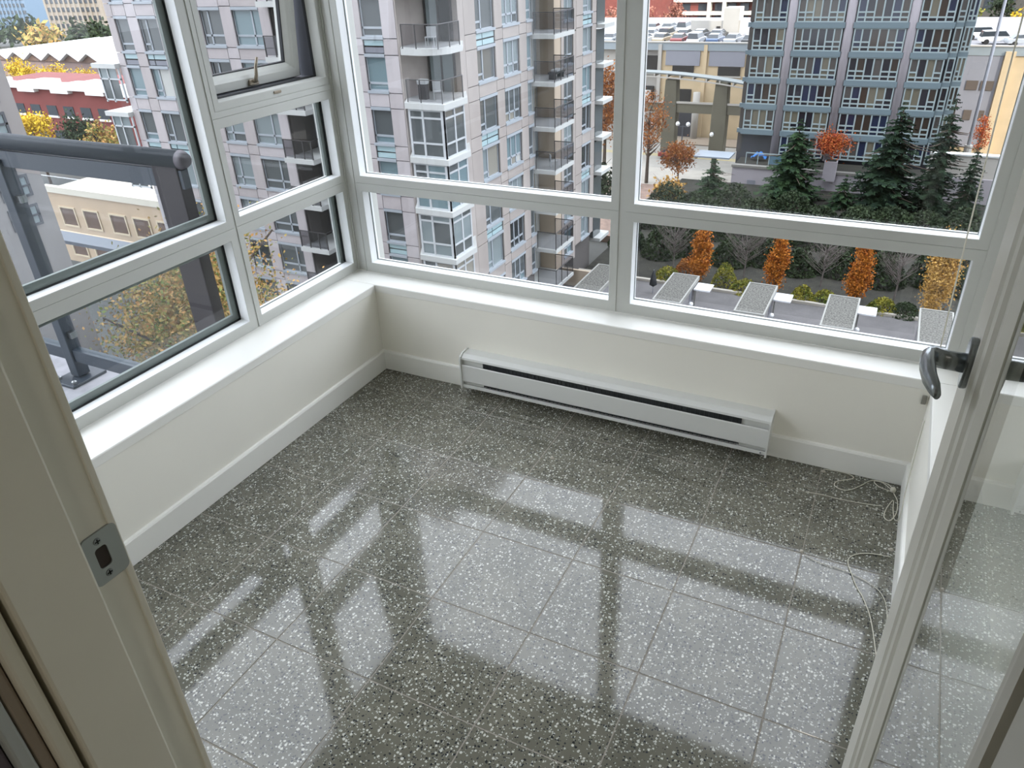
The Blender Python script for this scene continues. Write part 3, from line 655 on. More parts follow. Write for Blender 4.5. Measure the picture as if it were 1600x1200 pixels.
for i in range(len(TZ) - 1):
    zt, zb = TZ[i], TZ[i + 1]
    for j, (u0, u1, y, n) in enumerate(((-14.8, -11.5, 88.5, 4), (-10.5, -5.85, 88.5, 6), (-4.75, .05, 88.5, 6), (1.0, 4.05, 88.5, 4))):
        if i >= 3:
            ubox('spandrel_beam', tw, u0 - .15, u1 + .15, y - .2, y + .3, zt - .27, zt + .27, M_TBEAM)
        if i < 2: continue
        if i == 8 and j == 0:
            ubox('patio_recess', tw, u0, u1, 90.0, 90.2, zb, zt, D)
            for u in (-14.2, -13.2, -12.3): ubox('patio_mullion', tw, u, u + .1, 89.8, 90, zb, zt, M_TBAR)
            continue
        outer = (0, n - 1) if n == 4 else (0, 1, 4, 5)
        tower_bay(u0, u1, y, n, zb + .3, zt - .3, pals[(i * 3 + j * 2 + (i * j) % 3) % len(pals)][:], outer)
    if i >= 2:
        for u0, u1, y in ((4.3, 5.0, 89.2), (5.15, 6.0, 90.0)):
            ubox('spandrel_beam', tw, u0 - .1, u1, y - .1, y + .5, zt - .25, zt + .25, M_TBEAM)
            tower_bay(u0, u1, y, 2 if u1 > 5.5 else 1, zb + .28, zt - .28, [rnd.choice(M_TP)], (0,))
        ubox('side_pane', tw, -15.35, -14.85, 89.0, 89.05, zb + .3, zt - .3, M_TP[4]); ubox('side_beam', tw, -15.5, -14.85, 88.9, 89.2, zt - .25, zt + .2, M_TBEAM)
for u in (-11.0, -5.3, .52):
    obj('column', MB().lathe([(.5, -20.2), (.5, 6)], (u, 88.75, 0), 16), M_TCON, tw, smooth=True)
# podium and planter below the tower
pod = thing('podium_wall', 'pale lilac concrete retaining wall below the glass tower', 'wall', (-2, 86, -24))
ubox('wall_face', pod, -14.7, 4.6, 84.5, 88.4, -24.3, -20.55, M_TCON); ubox('wall_face', pod, 4.6, 40, 84.5, 85.3, -24.3, -17.8, M_PKL); ubox('wall_base', pod, 4.6, 40, 84.2, 84.5, -24.3, -19.9, M_TCON)
ubox('coping', pod, -14.8, 4.7, 84.35, 85.0, -20.55, -20.3, mat('grey coping', '77756f', .8)); ubox('terrace_soil', pod, -14.6, 4.5, 85, 88.3, -20.6, -20.35, M_SOIL)
ubox('coping', pod, 4.6, 40, 84.4, 85.4, -17.8, -17.65, M_LEDGE)
ubox('door_panel', pod, -12.9, -12.0, 84.42, 84.5, -24.3, -21.9, M_GREYP); ubox('vent', pod, -7.1, -6.7, 84.42, 84.5, -21.7, -21.3, M_GREYP)
pr_ = MB()
for u in (-13.5, -12.2, -11.0): pr_.box(u, u + .08, 85.2, 85.28, -20.3, -19.1)
pr_.box(-13.5, -8.5, 85.2, 85.28, -19.15, -19.05)
r_ = obj('terrace_railing', pr_, M_TBAR, pod, fix=False); ubox('railing_glass', r_, -11.0, -8.5, 85.22, 85.25, -20.2, -19.2, mat('blue railing glass', '56707f', .1))
pl = thing('concrete_planter', 'square concrete planter holding the red leaved tree before the glass tower', 'planter', (-4.4, 84.2, -21.1))
obj('tub', MB().box(-5.05, -3.8, 83.4, 84.34, -21.1, -19.0), M_TCON, pl, bevel=.03); obj('soil', MB().box(-4.95, -3.9, 83.5, 84.3, -19.0, -18.95), M_SOIL, pl)
tarp = MB()
for k in range(7):
    pass
n0 = 9
tarp.v = [(-13.2 + 1.7 * i / n0, 86.6 + 1.0 * j / 4, -20.1 + .75 * math.sin(math.pi * (i + .5) / (n0 + 1)) * (.5 + .5 * math.sin(math.pi * (j + .5) / 5)) + .12 * math.sin(i * 2.1 + j)) for i in range(n0 + 1) for j in range(5)]
tarp.f = [(i * 5 + j, i * 5 + j + 1, i * 5 + j + 6, i * 5 + j + 5) for i in range(n0) for j in range(4)]
o = obj('tarpaulin', tarp, mat('blue tarp', '2a6fb5', .5), None, smooth=True); md = o.modifiers.new('solid', 'SOLIDIFY'); md.thickness = .04
tag(o, 'bright blue tarpaulin bundled on the tower patio', 'tarpaulin')
# ------------------------------------------------------------------ parkade with cars on its roof
M_PK = mat('tan parkade concrete', 'bda988', .8, var=.06, scale=.5)
M_PKG = mat('grey parkade panel', '84858c', .8, var=.03, scale=.5)
M_DK = mat('dark opening', '25221f', .8)
pk = thing('parkade', 'tan and grey concrete parkade with a roof full of parked cars', 'building', (0, 115, -24))
obj('wall', MB().box(-32.2, 40, 113, 160, -24, -12.0), M_PK, pk, fix=False)
obj('wall', MB().box(-60, -32.2, 113.6, 160, -24, -12.0), M_PKL, pk, fix=False)
ubox('roof_deck', pk, -60, 40, 112.9, 162, -12.0, -11.7, mat('grey roof deck', '7b797b', .85, var=.06, scale=.4))
ubox('parapet', pk, -60, 40, 112.8, 113.1, -12.0, -11.0, mat('parapet glass band', '8b9498', .3)); ubox('parapet_cap', pk, -60, 40, 112.7, 113.2, -11.0, -10.85, M_PKL)
for u0, u1 in ((-31.3, -26.3), (-25.0, -20.0), (-19.2, -14.2), (6.8, 10.9)):
    ubox('wall_panel', pk, u0, u1, 112.85, 113, -14.0 if u1 < 0 else -23, -12.05, M_PKG)
for u0, u1, z0, z1 in ((-30.2, -27.1, -15.1, -14.0), (-23.6, -20.5, -15.2, -14.05), (-36, -32.6, -15.0, -12.8), (-30.2, -27.2, -19.0, -17.2), (-36, -33, -19, -17)):
    ubox('opening', pk, u0, u1, 112.8 if u0 > -32 else 113.5, 113.1, z0, z1, M_DK); ubox('lintel', pk, u0 - .2, u1 + .2, 112.7, 112.9, z0 - .25, z0 - .05, M_PKL)
for u0, u1, z0, z1 in ((7.6, 8.9, -16.0, -14.9), (9.2, 10.6, -16.0, -14.9), (8.1, 9.0, -19.6, -18.4), (9.6, 10.4, -19.6, -18.4)):
    ubox('opening', pk, u0, u1, 112.75, 112.95, z0, z1, mat('brown opening', '5a5048', .8) if 'brown opening' not in bpy.data.materials else bpy.data.materials['brown opening'])
ubox('garage_door', pk, -30.2, -26.8, 112.75, 112.95, -24, -19.6, mat('dark garage door', '33333a', .6)); ubox('pier', pk, -32.4, -31.9, 112.6, 113.1, -24, -11.2, M_PKL)
ubox('pier', pk, -25.8, -25.3, 112.7, 113, -24, -11.2, M_PK); ubox('pier', pk, 11.0, 12.1, 112.5, 113, -24, -11.5, M_PK)
for u in (-26.1, -33.5): obj('column', MB().lathe([(.5, -24), (.5, -17.4)], (u, 111.9, 0), 14), M_PKL, pk, smooth=True)
st = thing('stair_house', 'pale concrete stair house standing on the parkade roof', 'building', (-28, 128, -11.7))
obj('wall', MB().box(-31.9, -24.2, 128, 132, -11.7, -9.4), M_PKL, st, fix=False); obj('wall', MB().box(-26.8, -24.4, 127.8, 131, -11.7, -7.6), M_PKL, st, fix=False)
ubox('door', st, -27.8, -27.2, 127.9, 128, -11.7, -10.2, M_DK)
def make_car(label, paint, group, kind=0):
    t = thing('car', label, 'car', (0, 0, 0), group)
    L, H, wd = 4.4, 1.45 + .25 * kind, .88
    body = [(-2.2, .35), (-2.22, .75), (-2.05, .92), (-1.1, .98), (1.25, .98), (2.0, .88), (2.2, .7), (2.2, .35)]
    if kind == 0: cab = [(-1.75, .95), (-1.2, 1.38), (-.2, 1.46), (.45, 1.40), (1.25, .95)]
    else: cab = [(-2.1, .95), (-1.95, 1.62), (.3, 1.68), (.6, 1.6), (1.25, .95)]
    b = MB().prism([(x, z) for x, z in body], 'y', -wd, wd)
    obj('body', b, paint, t, bevel=.08)
    c = MB(); n = len(cab)
    c.v = [(x, -wd * (.93 if k in (0, n - 1) else .74), z) for k, (x, z) in enumerate(cab)] + [(x, wd * (.93 if k in (0, n - 1) else .74), z) for k, (x, z) in enumerate(cab)]
    c.f = [tuple(range(n)), tuple(range(2 * n - 1, n - 1, -1))] + [(k, (k + 1) % n, n + (k + 1) % n, n + k) for k in range(n)]
    obj('glasshouse', c, M_CARG, t)
    obj('roof', MB().prism([(cab[1][0] + .1, cab[1][1] - .02), (cab[2][0], cab[2][1] + .03), (cab[3][0] - .1, cab[3][1] + .02), (cab[3][0] - .1, cab[3][1] - .06), (cab[1][0] + .1, cab[1][1] - .08)], 'y', -wd * .76, wd * .76), paint, t)
    for x in (-1.4, 1.4):
        for s_ in (-1, 1): obj('wheel', MB().tube([(x, s_ * (wd - .18), .33), (x, s_ * (wd + .02), .33)], .33, 14), M_TYRE, t)
    for s_ in (-1, 1): obj('headlamp', MB().box(2.15, 2.23, s_ * .65 - .15, s_ * .65 + .15, .62, .78), M_WHITE, t)
    return t
M_CARG = mat('car glass', '2c3237', .08); M_TYRE = mat('tyre rubber', '1b1b1b', .8)
paints = {n: mat(n + ' car paint', c, .25, coat=.5) for n, c in (('white', 'd6d8d8'), ('silver', 'a3a8ac'), ('red', '7d2420'), ('blue', '3d5577'), ('black', '1f2124'), ('beige', 'b8a98c'), ('grey', '6d7176'))}
protos = {}
cars = []
cr = random.Random(9)
for row, (y, n, xa, nm) in enumerate(((118.3, 10, -41.5, 'front row of the parkade roof'), (124.6, 6, -41.0, 'second row of the parkade roof'), (134.5, 4, -42.5, 'back row of the parkade roof'))):
    for i in range(n):
        p = ('silver', 'white', 'white', 'beige', 'red', 'white', 'blue', 'silver', 'black', 'silver', 'blue', 'white', 'beige', 'white', 'grey', 'black', 'blue', 'white', 'silver', 'white')[(row * 10 + i + (row == 2) * -4) % 20]
        k = 1 if (row * 3 + i) % 4 == 1 else 0
        o_ = ('first', 'second', 'third', 'fourth', 'fifth', 'sixth', 'seventh', 'eighth', 'ninth', 'tenth')[i]
        cars.append((p, xa + i * 2.65 + (1.2 if row == 1 else 0), y + cr.uniform(-.4, .4), 88 + cr.uniform(-6, 6), k, '%s %s %s from the window mullion in the %s' % (p, 'wagon' if k else 'sedan', o_, nm)))
cars += [('white', 9.0, 127.5, 0, 1, 'white van on the sunlit parkade roof right of the glass tower'),
        ('silver', 13.4, 120.5, 12, 0, 'silver sedan in the corner of the sunlit parkade roof right of the glass tower'),
        ('white', 10.4, 122.4, 8, 1, 'white wagon beside the lamp post on the sunlit parkade roof'),
        ('black', 5.4, 134.0, 20, 0, 'black sedan behind the right edge of the glass tower')]
for p, x, y, a, k, l in cars:
    if (p, k) not in protos:
        c = make_car(l, paints[p], 'cars on the parkade roof', k); protos[(p, k)] = c; c.location = (x, y, -11.7); c.rotation_euler = (0, 0, math.radians(a))
    else: dup(protos[(p, k)], (x, y, -11.7), math.radians(a), l)
c = make_car('dark red car driving on the pale street under the elevated guideway', paints['red'], None, 0); c.location = (-25.3, 99.5, -24.0); c.rotation_euler = (0, 0, -.12)

# ------------------------------------------------------------------ elevated guideway
M_GC = mat('mossy concrete', '5d5a4c', .85, var=.14, scale=.5)
gw = thing('elevated_guideway', 'elevated concrete rail guideway with mossy pillars and a curved metal canopy', 'bridge', (-25, 104, -24))
for u, w in ((-27.6, .95), (-20.8, 1.0)):
    obj('pillar', MB().prism([(u - w, -24), (u + w, -24), (u + w, -18.6), (u + w * .8, -14.5), (u - w * .8, -14.5), (u - w, -18.6)], 'y', 103.2, 105), M_GC, gw, bevel=.08)
ubox('beam', gw, -60, -15, 103.4, 104.8, -18.7, -17.5, M_GC); ubox('beam_edge', gw, -60, -15, 103.3, 103.5, -17.5, -17.25, M_PKL)
n0 = 26; cp = MB()
arc = [(-60 + 46 * k / n0, -13.6 - 1.75 * ((-60 + 46 * k / n0 + 33) / 19) ** 2 * (1 if -60 + 46 * k / n0 > -33 else .3)) for k in range(n0 + 1)]
cp.prism(arc + [(x, z - .16) for x, z in reversed(arc)], 'y', 103.2, 105.4)
obj('canopy', cp, mat('canopy metal', '6b716f', .5, .2), gw)
for k in range(8, n0):
    x, z = arc[k]; ubox('canopy_rib', gw, x - .09, x + .09, 103.1, 105.4, z - .5, z - .14, M_PKL)
ed = MB().prism([(x, z - .45) for x, z in arc] + [(x, z - .6) for x, z in reversed(arc)], 'y', 103.0, 103.2); obj('canopy_beam', ed, M_PKL, gw)

# ------------------------------------------------------------------ stair enclosures in the courtyard
M_GRAV = mat('gravel roof', '3d3c38', .95, var=.0, scale=9, col2='6f6e68'); M_ENC = mat('grey enclosure wall', '7e7c7e', .8)
M_EDGE = mat('roof edge metal', '8a8a84', .6); M_CANO = mat('white canopy panel', 'd8dadd', .4)
encs = [(-16.1, 46.0, 'gravel roofed stair enclosure closest to the stone tower'), (-10.35, 46.3, 'gravel roofed stair enclosure behind the central mullion, second from the stone tower'), (-4.9, 46.5, 'gravel roofed stair enclosure in the middle of the courtyard row'),
        (.45, 46.3, 'gravel roofed stair enclosure behind the third orange columnar tree'), (5.95, 46.1, 'gravel roofed stair enclosure at the right end of the courtyard row')]
first = None
for x, y, l in encs:
    if first is None:
        t = thing('stair_enclosure', l, 'shed', (0, 0, 0), 'row of stair enclosures in the courtyard')
        obj('wall', MB().box(-.85, .85, -2.35, 2.35, -2.5, -.25), M_ENC, t, fix=False)
        obj('gravel_roof', MB().box(-.88, .88, -2.5, 2.5, -.1, .0), M_GRAV, t, fix=False)
        obj('roof_edge', MB().ring(lambda u, d, z: (u, z, d), -.98, .98, -2.6, 2.6, [(0, -.25), (0, .04), (.1, .04), (.1, -.1)]), M_EDGE, t)
        cn = obj('canopy', MB().box(.95, 2.1, 1.1, 2.4, -.5, -.4), M_CANO, t, fix=False)
        obj('canopy_post', MB().box(1.0, 1.1, 1.2, 1.3, -2.5, -.5), M_EDGE, cn, fix=False)
        obj('globe_lamp', MB().lathe([(.02, -.17), (.12, -.12), (.17, 0), (.12, .12), (.02, .17)], (1.15, -.2, -1.0), 12), M_WHITE, t, smooth=True)
        ubox('door', t, .84, .88, .4, 1.2, -2.5, -.5, M_GREYP)
        first = t; t.location = (x, y, -19.5)
    else: dup(first, (x, y, -19.5), 0, l)
um = thing('patio_umbrella', 'closed dark patio umbrella standing in the courtyard', 'umbrella', (-13.2, 50.3, -22))
obj('canopy', MB().lathe([(.02, .55), (.3, .75), (.22, 1.3), (.1, 1.75), (.03, 1.9)], (-13.2, 50.3, -22), 10), mat('dark canvas', '24262a', .8), um, smooth=True)
obj('pole', MB().tube([(-13.2, 50.3, -22), (-13.2, 50.3, -20.05)], .03), M_GREYP, um)
gc = thing('entry_canopy', 'flat pale glass canopy on a mossy post beside the street', 'canopy', (-17.4, 87, -23.6))
obj('glass_slab', MB().box(-19.4, -15.3, 85.4, 88.4, -20.05, -19.9), mat('frosted canopy', '858f98', .25), gc, fix=False); obj('post', MB().box(-17.6, -17.1, 86.7, 87.2, -23.6, -20.05), M_GC, gc)
# lamps and poles
lp = thing('street_lamp', 'thin street lamp with two white globes behind the guideway pillar', 'lamp', (-24.6, 103.0, -24))
obj('pole', MB().tube([(-24.6, 99.6, -24), (-24.6, 99.6, -19.6)], .09, 6), M_DARKF, lp)
for d in (-.7, .7): obj('globe', MB().lathe([(.03, -.3), (.22, -.2), (.3, 0), (.2, .22), (.03, .3)], (-24.6 + d, 99.6, -19.4), 10), M_WHITE, lp, smooth=True)
obj('arm', MB().box(-25.3, -23.9, 99.55, 99.65, -19.75, -19.68), M_DARKF, lp)
lp = thing('sign_pole', 'slim pale pole on the pavement left of the glass tower', 'pole', (-17.4, 109.2, -24))
obj('shaft', MB().tube([(-17.4, 109.2, -23.9), (-17.4, 109.2, -18.8)], .13, 6), M_PKL, lp); obj('cap', MB().lathe([(.2, 0), (.2, .25)], (-17.4, 109.2, -18.8), 8), M_PKL, lp)
lp = thing('lamp_post', 'tall pale grey lamp post right of the glass tower', 'lamp', (8.6, 97.2, -19.7))
obj('shaft', MB().tube([(8.6, 97.2, -24), (8.45, 97.2, -3)], .2, 8, .14), mat('pale grey steel', '9b9da3', .5), lp, smooth=True); obj('base', MB().lathe([(.4, -24), (.4, -19.4)], (8.6, 97.2, 0), 10), M_PKL, lp)
for x, y, z, l in ((-29.4, 101.9, -20.1, 'white globe lamp on the left guideway pillar'), (-21.2, 101.9, -21.0, 'white globe lamp on the right guideway pillar')):
    t = thing('globe_lamp', l, 'lamp', (x, y, z)); obj('globe', MB().lathe([(.03, -.3), (.22, -.2), (.3, 0), (.2, .22), (.03, .3)], (x, y, z), 10), M_WHITE, t, smooth=True)
    obj('bracket', MB().tube([(x, y, z), (x, y + 1.4, z)], .05, 5), M_DARKF, t)

# ------------------------------------------------------------------ trees
def leafmat(name, a, b, scale=1.3): 
    m = mat(name, a, .75, scale=scale, col2=b, spec=.2); return m
M_BARK = mat('bark', '4a3f35', .9, var=.2, scale=3); M_TWIG = mat('grey twigs', '625b57', .9, var=.15, scale=3)
L_CON = leafmat('conifer needles', '13221a', '2a3d28'); L_CON2 = leafmat('light conifer needles', '1a2c1e', '344a2c')
L_OR = leafmat('orange leaves', '8f4c16', 'b8752a', 2.2); L_OR2 = leafmat('golden leaves', '9c7430', 'bf9a55', 2.2); L_RED = leafmat('red maple leaves', '8a3320', 'a8602c', 2.5)
L_MAP = leafmat('turning maple leaves', '5d6f35', 'b38550', 1.9); L_GR = leafmat('yellow green leaves', '47541f', '8c8430', 1.5); L_HEDGE = leafmat('dark shrub leaves', '1b2618', '36432a', 1.0)
L_BR = leafmat('rusty street tree leaves', '7a4420', '9c642c', 1.5); L_SCAR = leafmat('scarlet leaves', '7d4a3e', 'a0705c', .6); L_YEL = leafmat('sunlit yellow leaves', 'a88a1e', 'd8b83a', .5)
def leaves(pts, size, rng, flat=0.):
    mb = MB()
    for p in pts:
        a = Vector((rng.gauss(0, 1), rng.gauss(0, 1), rng.gauss(0, 1) * (1 - flat))).normalized(); b = a.cross(Vector((rng.gauss(0, 1), rng.gauss(0, 1), rng.gauss(0, 1)))).normalized()
        s_ = size * rng.uniform(.6, 1.4); p = Vector(p)
        mb.poly([p - a * s_, p + b * s_ * .6, p + a * s_, p - b * s_ * .6])
    return mb
def tree(name, label, cat, x, y, z0, z1, rad, m, n=1500, size=.2, shape='oval', group=None, bare=False, trunk=None, seed=1):
    rng = random.Random(seed); t = thing(name, label, cat, (x, y, z0), group); H = z1 - z0
    tk = MB(); tr = trunk or max(.06, H * .02)
    tk.tube([(x, y, z0 - .1), (x + .05, y, z0 + H * .4), (x, y, z0 + H * (.92 if shape != 'oval' else .7))], tr, 7, tr * .25)
    nb = 14 if not bare else 46
    ends = []
    for k in range(nb):
        a = rng.uniform(0, 6.28); h = z0 + H * rng.uniform(.25, .8); r = rad * rng.uniform(.5, 1.0)
        if shape == 'column': r *= .8
        e = (x + r * math.cos(a), y + r * math.sin(a), h + r * (.9 if shape != 'cone' else -.15)); s0 = (x, y, h)
        mid = ((s0[0] + e[0]) / 2, (s0[1] + e[1]) / 2, (s0[2] + e[2]) / 2 - .05 * r)
        tk.tube([s0, mid, e], tr * .35, 4, tr * .1, cap=False); ends.append(e)
        if bare:
            for q in range(5):
                f_ = rng.uniform(.3, 1); s1 = [s0[i] + (e[i] - s0[i]) * f_ for i in range(3)]
                tk.tube([s1, (s1[0] + rng.uniform(-.5, .5) * rad * .6, s1[1] + rng.uniform(-.5, .5) * rad * .6, s1[2] + rng.uniform(.1, .6) * rad * .7)], tr * .14, 3, tr * .05, cap=False)
    obj('trunk', tk, M_TWIG if bare else M_BARK, t, fix=False)
    if bare: return t
    P = []
    if shape == 'cone':
        lay = int(n / 42)
        for k in range(lay):
            f_ = k / lay; zz = z0 + H * (.04 + .95 * f_); R_ = rad * (1 - f_) ** .85 * rng.uniform(.75, 1.12) + .06; a = rng.uniform(0, 6.28)
            for q in range(42):
                s_ = (q % 14 + 1) / 14; br = q // 14; aa = a + br * 2.09 + rng.gauss(0, .10)
                P.append((x + R_ * s_ * math.cos(aa) + rng.gauss(0, .05 * rad), y + R_ * s_ * math.sin(aa) + rng.gauss(0, .05 * rad), zz - R_ * .28 * s_ + rng.gauss(0, .05)))
    else:
        cl = []
        for k in range(26 if shape == 'oval' else 30):
            while True:
                u, v, w = rng.uniform(-1, 1), rng.uniform(-1, 1), rng.uniform(-1, 1)
                if .25 < u * u + v * v + w * w < 1: break
            if shape == 'column':
                f_ = (w + 1) / 2; rr_ = rad * (.62 + .38 * math.sin(math.pi * min(1, f_ + .25))) * (1.05 - .4 * f_)
                cl.append((x + u * rr_ * .7, y + v * rr_ * .7, z0 + H * (.1 + .88 * f_)))
            else: cl.append((x + u * rad * .8, y + v * rad * .8, z0 + H * (.62 + w * .33)))
        for k in range(n):
            c = rng.choice(cl); g = rad * (.24 if shape == 'oval' else .2)
            P.append((c[0] + rng.gauss(0, g), c[1] + rng.gauss(0, g), c[2] + rng.gauss(0, g * (.8 if shape == 'oval' else 1.6))))
    if shape == 'cone':
        mb = MB(); nl = max(10, int(H * 3.2))
        for k in range(nl):
            f_ = (k + rng.random()) / nl; zz = z0 + H * (.03 + .96 * f_); R0 = rad * (1 - f_) ** .8 + .10
            for q in range(13 if f_ < .85 else 7):
                a = rng.uniform(0, 6.28); R_ = R0 * rng.uniform(.55, 1.2); dx, dy = math.cos(a), math.sin(a); ns = max(3, int(R_ / .22))
                for j in range(ns):
                    s0, s1 = j / ns, (j + 1.5) / ns
                    p0 = Vector((x + dx * R_ * s0, y + dy * R_ * s0, zz - R_ * .32 * s0 + .12 * R_ * s0 * s0)); p1 = Vector((x + dx * R_ * s1, y + dy * R_ * s1, zz - R_ * .32 * s1 + .12 * R_ * s1 * s1))
                    for w in (-1, 1):
                        wd = R_ * .22 * (1.15 - s0) + .05; sd = Vector((-dy, dx, rng.uniform(-.5, .15))) * w * wd * rng.uniform(.6, 1.3); tp = (p1 - p0) * rng.uniform(.3, 1.1)
                        mb.poly([p0, p0 + sd * .75 + tp * .3 + Vector((0, 0, rng.gauss(0, .05))), p0 + sd + tp + Vector((0, 0, rng.gauss(-.04, .07))), p1 + Vector((0, 0, rng.gauss(0, .03)))])
        obj('foliage', mb, m, t, kind='stuff', fix=False)
    else: obj('foliage', leaves(P, size, rng), m, t, kind='stuff', fix=False)
    return t
g = 'conifers before the glass tower'
tree('conifer', 'squat dark conifer left of the grey retaining wall, nearest the brown path', 'tree', -15.7, 79.5, -24, -18.5, 2.8, L_CON2, 2600, .26, 'cone', g, seed=2)
tree('conifer', 'broad dark conifer before the left corner of the glass tower', 'tree', -7.6, 79.8, -24, -14.0, 4.1, L_CON2, 4200, .27, 'cone', g, seed=3)
tree('conifer', 'tallest broad conifer, just right of the red leaved planter tree', 'tree', 1.4, 80.0, -24, -12.0, 4.2, L_CON, 4600, .27, 'cone', g, seed=4)
tree('conifer', 'narrow dense cypress hiding the right corner of the glass tower', 'tree', 5.6, 80.2, -24, -11.2, 2.5, L_CON, 4600, .24, 'cone', g, seed=5)
tree('conifer', 'young pointed conifer low between the two broad ones', 'tree', -2.4, 78.8, -24, -19.0, 2.3, L_CON2, 1800, .22, 'cone', g, seed=6)
tree('conifer', 'slender conifer furthest along towards the window frame', 'tree', 8.4, 80.0, -24, -15.8, 1.9, L_CON, 2000, .22, 'cone', g, seed=7)
g = 'orange columnar trees behind the courtyard'
for k, (x, y, z1, r, l) in enumerate(((-10.6, 54.2, -17.4, 1.0, 'orange columnar tree nearest the central mullion'), (-4.85, 54.3, -17.5, 1.0, 'orange columnar tree second from the central mullion'), (1.05, 54.6, -17.7, 1.05, 'orange columnar tree third from the central mullion'))):
    tree('columnar_tree', l, 'tree', x, y, -22.3, z1 + .5, r, L_OR, 5200, .085, 'column', g, seed=20 + k)
tree('columnar_tree', 'golden columnar tree beside the right window frame', 'tree', 6.0, 53.8, -22.3, -15.6, 1.45, L_OR2, 7000, .085, 'column', g, seed=24)
for k, (x, y, z1, r, l) in enumerate(((-13.5, 57, -18.8, 2.0, 'bare grey shrub left of the first orange columnar tree'), (-7.6, 57, -18.6, 2.2, 'bare grey shrub between the first and second orange trees'), (-1.7, 57.2, -18.6, 2.3, 'bare grey shrub between the second and third orange trees'), (3.6, 56.5, -18.2, 2.1, 'bare grey shrub between the third orange and the golden tree'))):
    tree('bare_shrub', l, 'shrub', x, y, -22.35, z1, r, None, bare=True, group='bare shrubs in the planting bed', trunk=.07, seed=40 + k)
def shrub(label, x, y, z0, rad, h, m, n, size, group, seed, name='shrub'):
    rng = random.Random(seed); t = thing(name, label, 'shrub', (x, y, z0), group)
    P = []
    for k in range(n):
        a = rng.uniform(0, 6.28); r = rad * rng.random() ** .5; f_ = 1 - (r / rad) ** 2
        P.append((x + r * math.cos(a), y + r * math.sin(a), z0 + h * f_ * rng.uniform(.3, 1) ** .6 + .05))
    obj('foliage', leaves(P, size, rng), m, t, kind='stuff', fix=False)
    obj('stems', MB().tube([(x, y, z0 - .1), (x + .1, y, z0 + h * .6)], .05, 5).tube([(x, y, z0), (x - rad * .4, y, z0 + h * .6)], .04, 5).tube([(x, y, z0), (x + rad * .3, y + rad * .3, z0 + h * .6)], .04, 5), M_BARK, t)
    return t
sr = random.Random(77); ORD = ('first', 'second', 'third', 'fourth', 'fifth', 'sixth', 'seventh', 'eighth', 'ninth', 'tenth')
for k, (x, y, h, m, l) in enumerate(((-13.0, 53.6, 1.2, L_GR, 'yellow green shrub beside the closed umbrella'), (-11.9, 55.2, 1.6, L_BR, 'rusty low shrub left of the first orange tree'), (-8.6, 54.4, 1.9, L_GR, 'bright yellow green shrub right of the first orange tree'), (-6.8, 53.4, 1.1, L_GR, 'low green shrub before the gap between the first two orange trees'),
                                 (-2.6, 53.4, 1.3, L_GR, 'yellow flowering shrub right of the second orange tree'), (-1.0, 53.5, 1.1, L_GR, 'low yellow shrub left of the third orange tree'), (2.9, 53.4, 1.2, L_GR, 'rounded green shrub right of the third orange tree'), (4.4, 53.2, 1.1, L_HEDGE, 'dark green shrub before the golden tree'))):
    shrub(l, x, y, -22.2, sr.uniform(.9, 1.4), h, m, 1300, .08, 'low shrubs along the courtyard kerb', 60 + k)
for k in range(30):
    x = -18.6 + (k % 10) * 3.0 + sr.uniform(-.4, .4); y = (60.5, 67, 74)[k // 10] + sr.uniform(-1, 1)
    shrub('dark evergreen shrub, %s from the stone tower in the %s row of the thicket' % (ORD[k % 10], ('front', 'middle', 'rear')[k // 10]), x, y, -22.35 - .1 * (k // 10), 1.75 + .35 * (k // 10), sr.uniform(1.8, 3.0), L_HEDGE, 1700, .14, 'evergreen thicket behind the courtyard', 90 + k)
tree('red_maple', 'small red and orange maple growing in the square concrete planter', 'tree', -4.5, 84.0, -19.0, -16.2, 1.9, L_RED, 2600, .1, 'oval', seed=31)
g = 'rusty street trees beside the stone tower'
tree('street_tree', 'rusty orange street tree just right of the central mullion', 'tree', -25.2, 86.5, -23.8, -12.0, 2.2, L_BR, 1700, .13, 'oval', g, seed=32)
tree('street_tree', 'bushy orange street tree beside the red car', 'tree', -21.2, 85.9, -23.8, -18.2, 1.8, L_BR, 2200, .13, 'oval', g, seed=33)
tree('street_tree', 'rusty street tree showing between the stone tower and the mullion', 'tree', -32.0, 90.0, -23.8, -10.6, 3.2, L_BR, 5000, .15, 'oval', g, seed=34)
tree('street_tree', 'low golden tree on the leaf strewn path', 'tree', -19.6, 76.5, -23.6, -20.4, 1.8, L_OR2, 900, .18, 'oval', g, seed=35)
tree('street_tree', 'dark tree low behind the far end of the stone tower', 'tree', -23.5, 63.0, -22.3, -15.5, 2.6, L_HEDGE, 2200, .22, 'oval', None, seed=36)
tree('street_tree', 'small orange tree below the parkade right of the glass tower', 'tree', 10.4, 108.5, -23.8, -18.3, 1.1, L_RED, 900, .11, 'oval', None, seed=37)
for k, (x, y, z1, m, l) in enumerate(((-53.8, 172, -9.0, L_SCAR, 'scarlet tree behind the parkade, left one'), (-46.9, 171, -9.4, L_SCAR, 'scarlet tree behind the parkade, before the white balconies'), (-61, 174, -9.5, L_SCAR, 'scarlet tree far behind the parkade near the mullion'),
                                      (8.5, 172, -9.2, L_GR, 'yellow green tree behind the parkade right of the glass tower'), (13.5, 175, -7.5, L_HEDGE, 'dark tree behind the parkade at the window edge'), (18.5, 172, -9, L_YEL, 'yellow tree behind the parkade furthest right'))):
    tree('far_tree', l, 'tree', x, y, -24, z1, 2.9, m, 1600, .3, 'oval', 'trees behind the parkade', seed=50 + k)

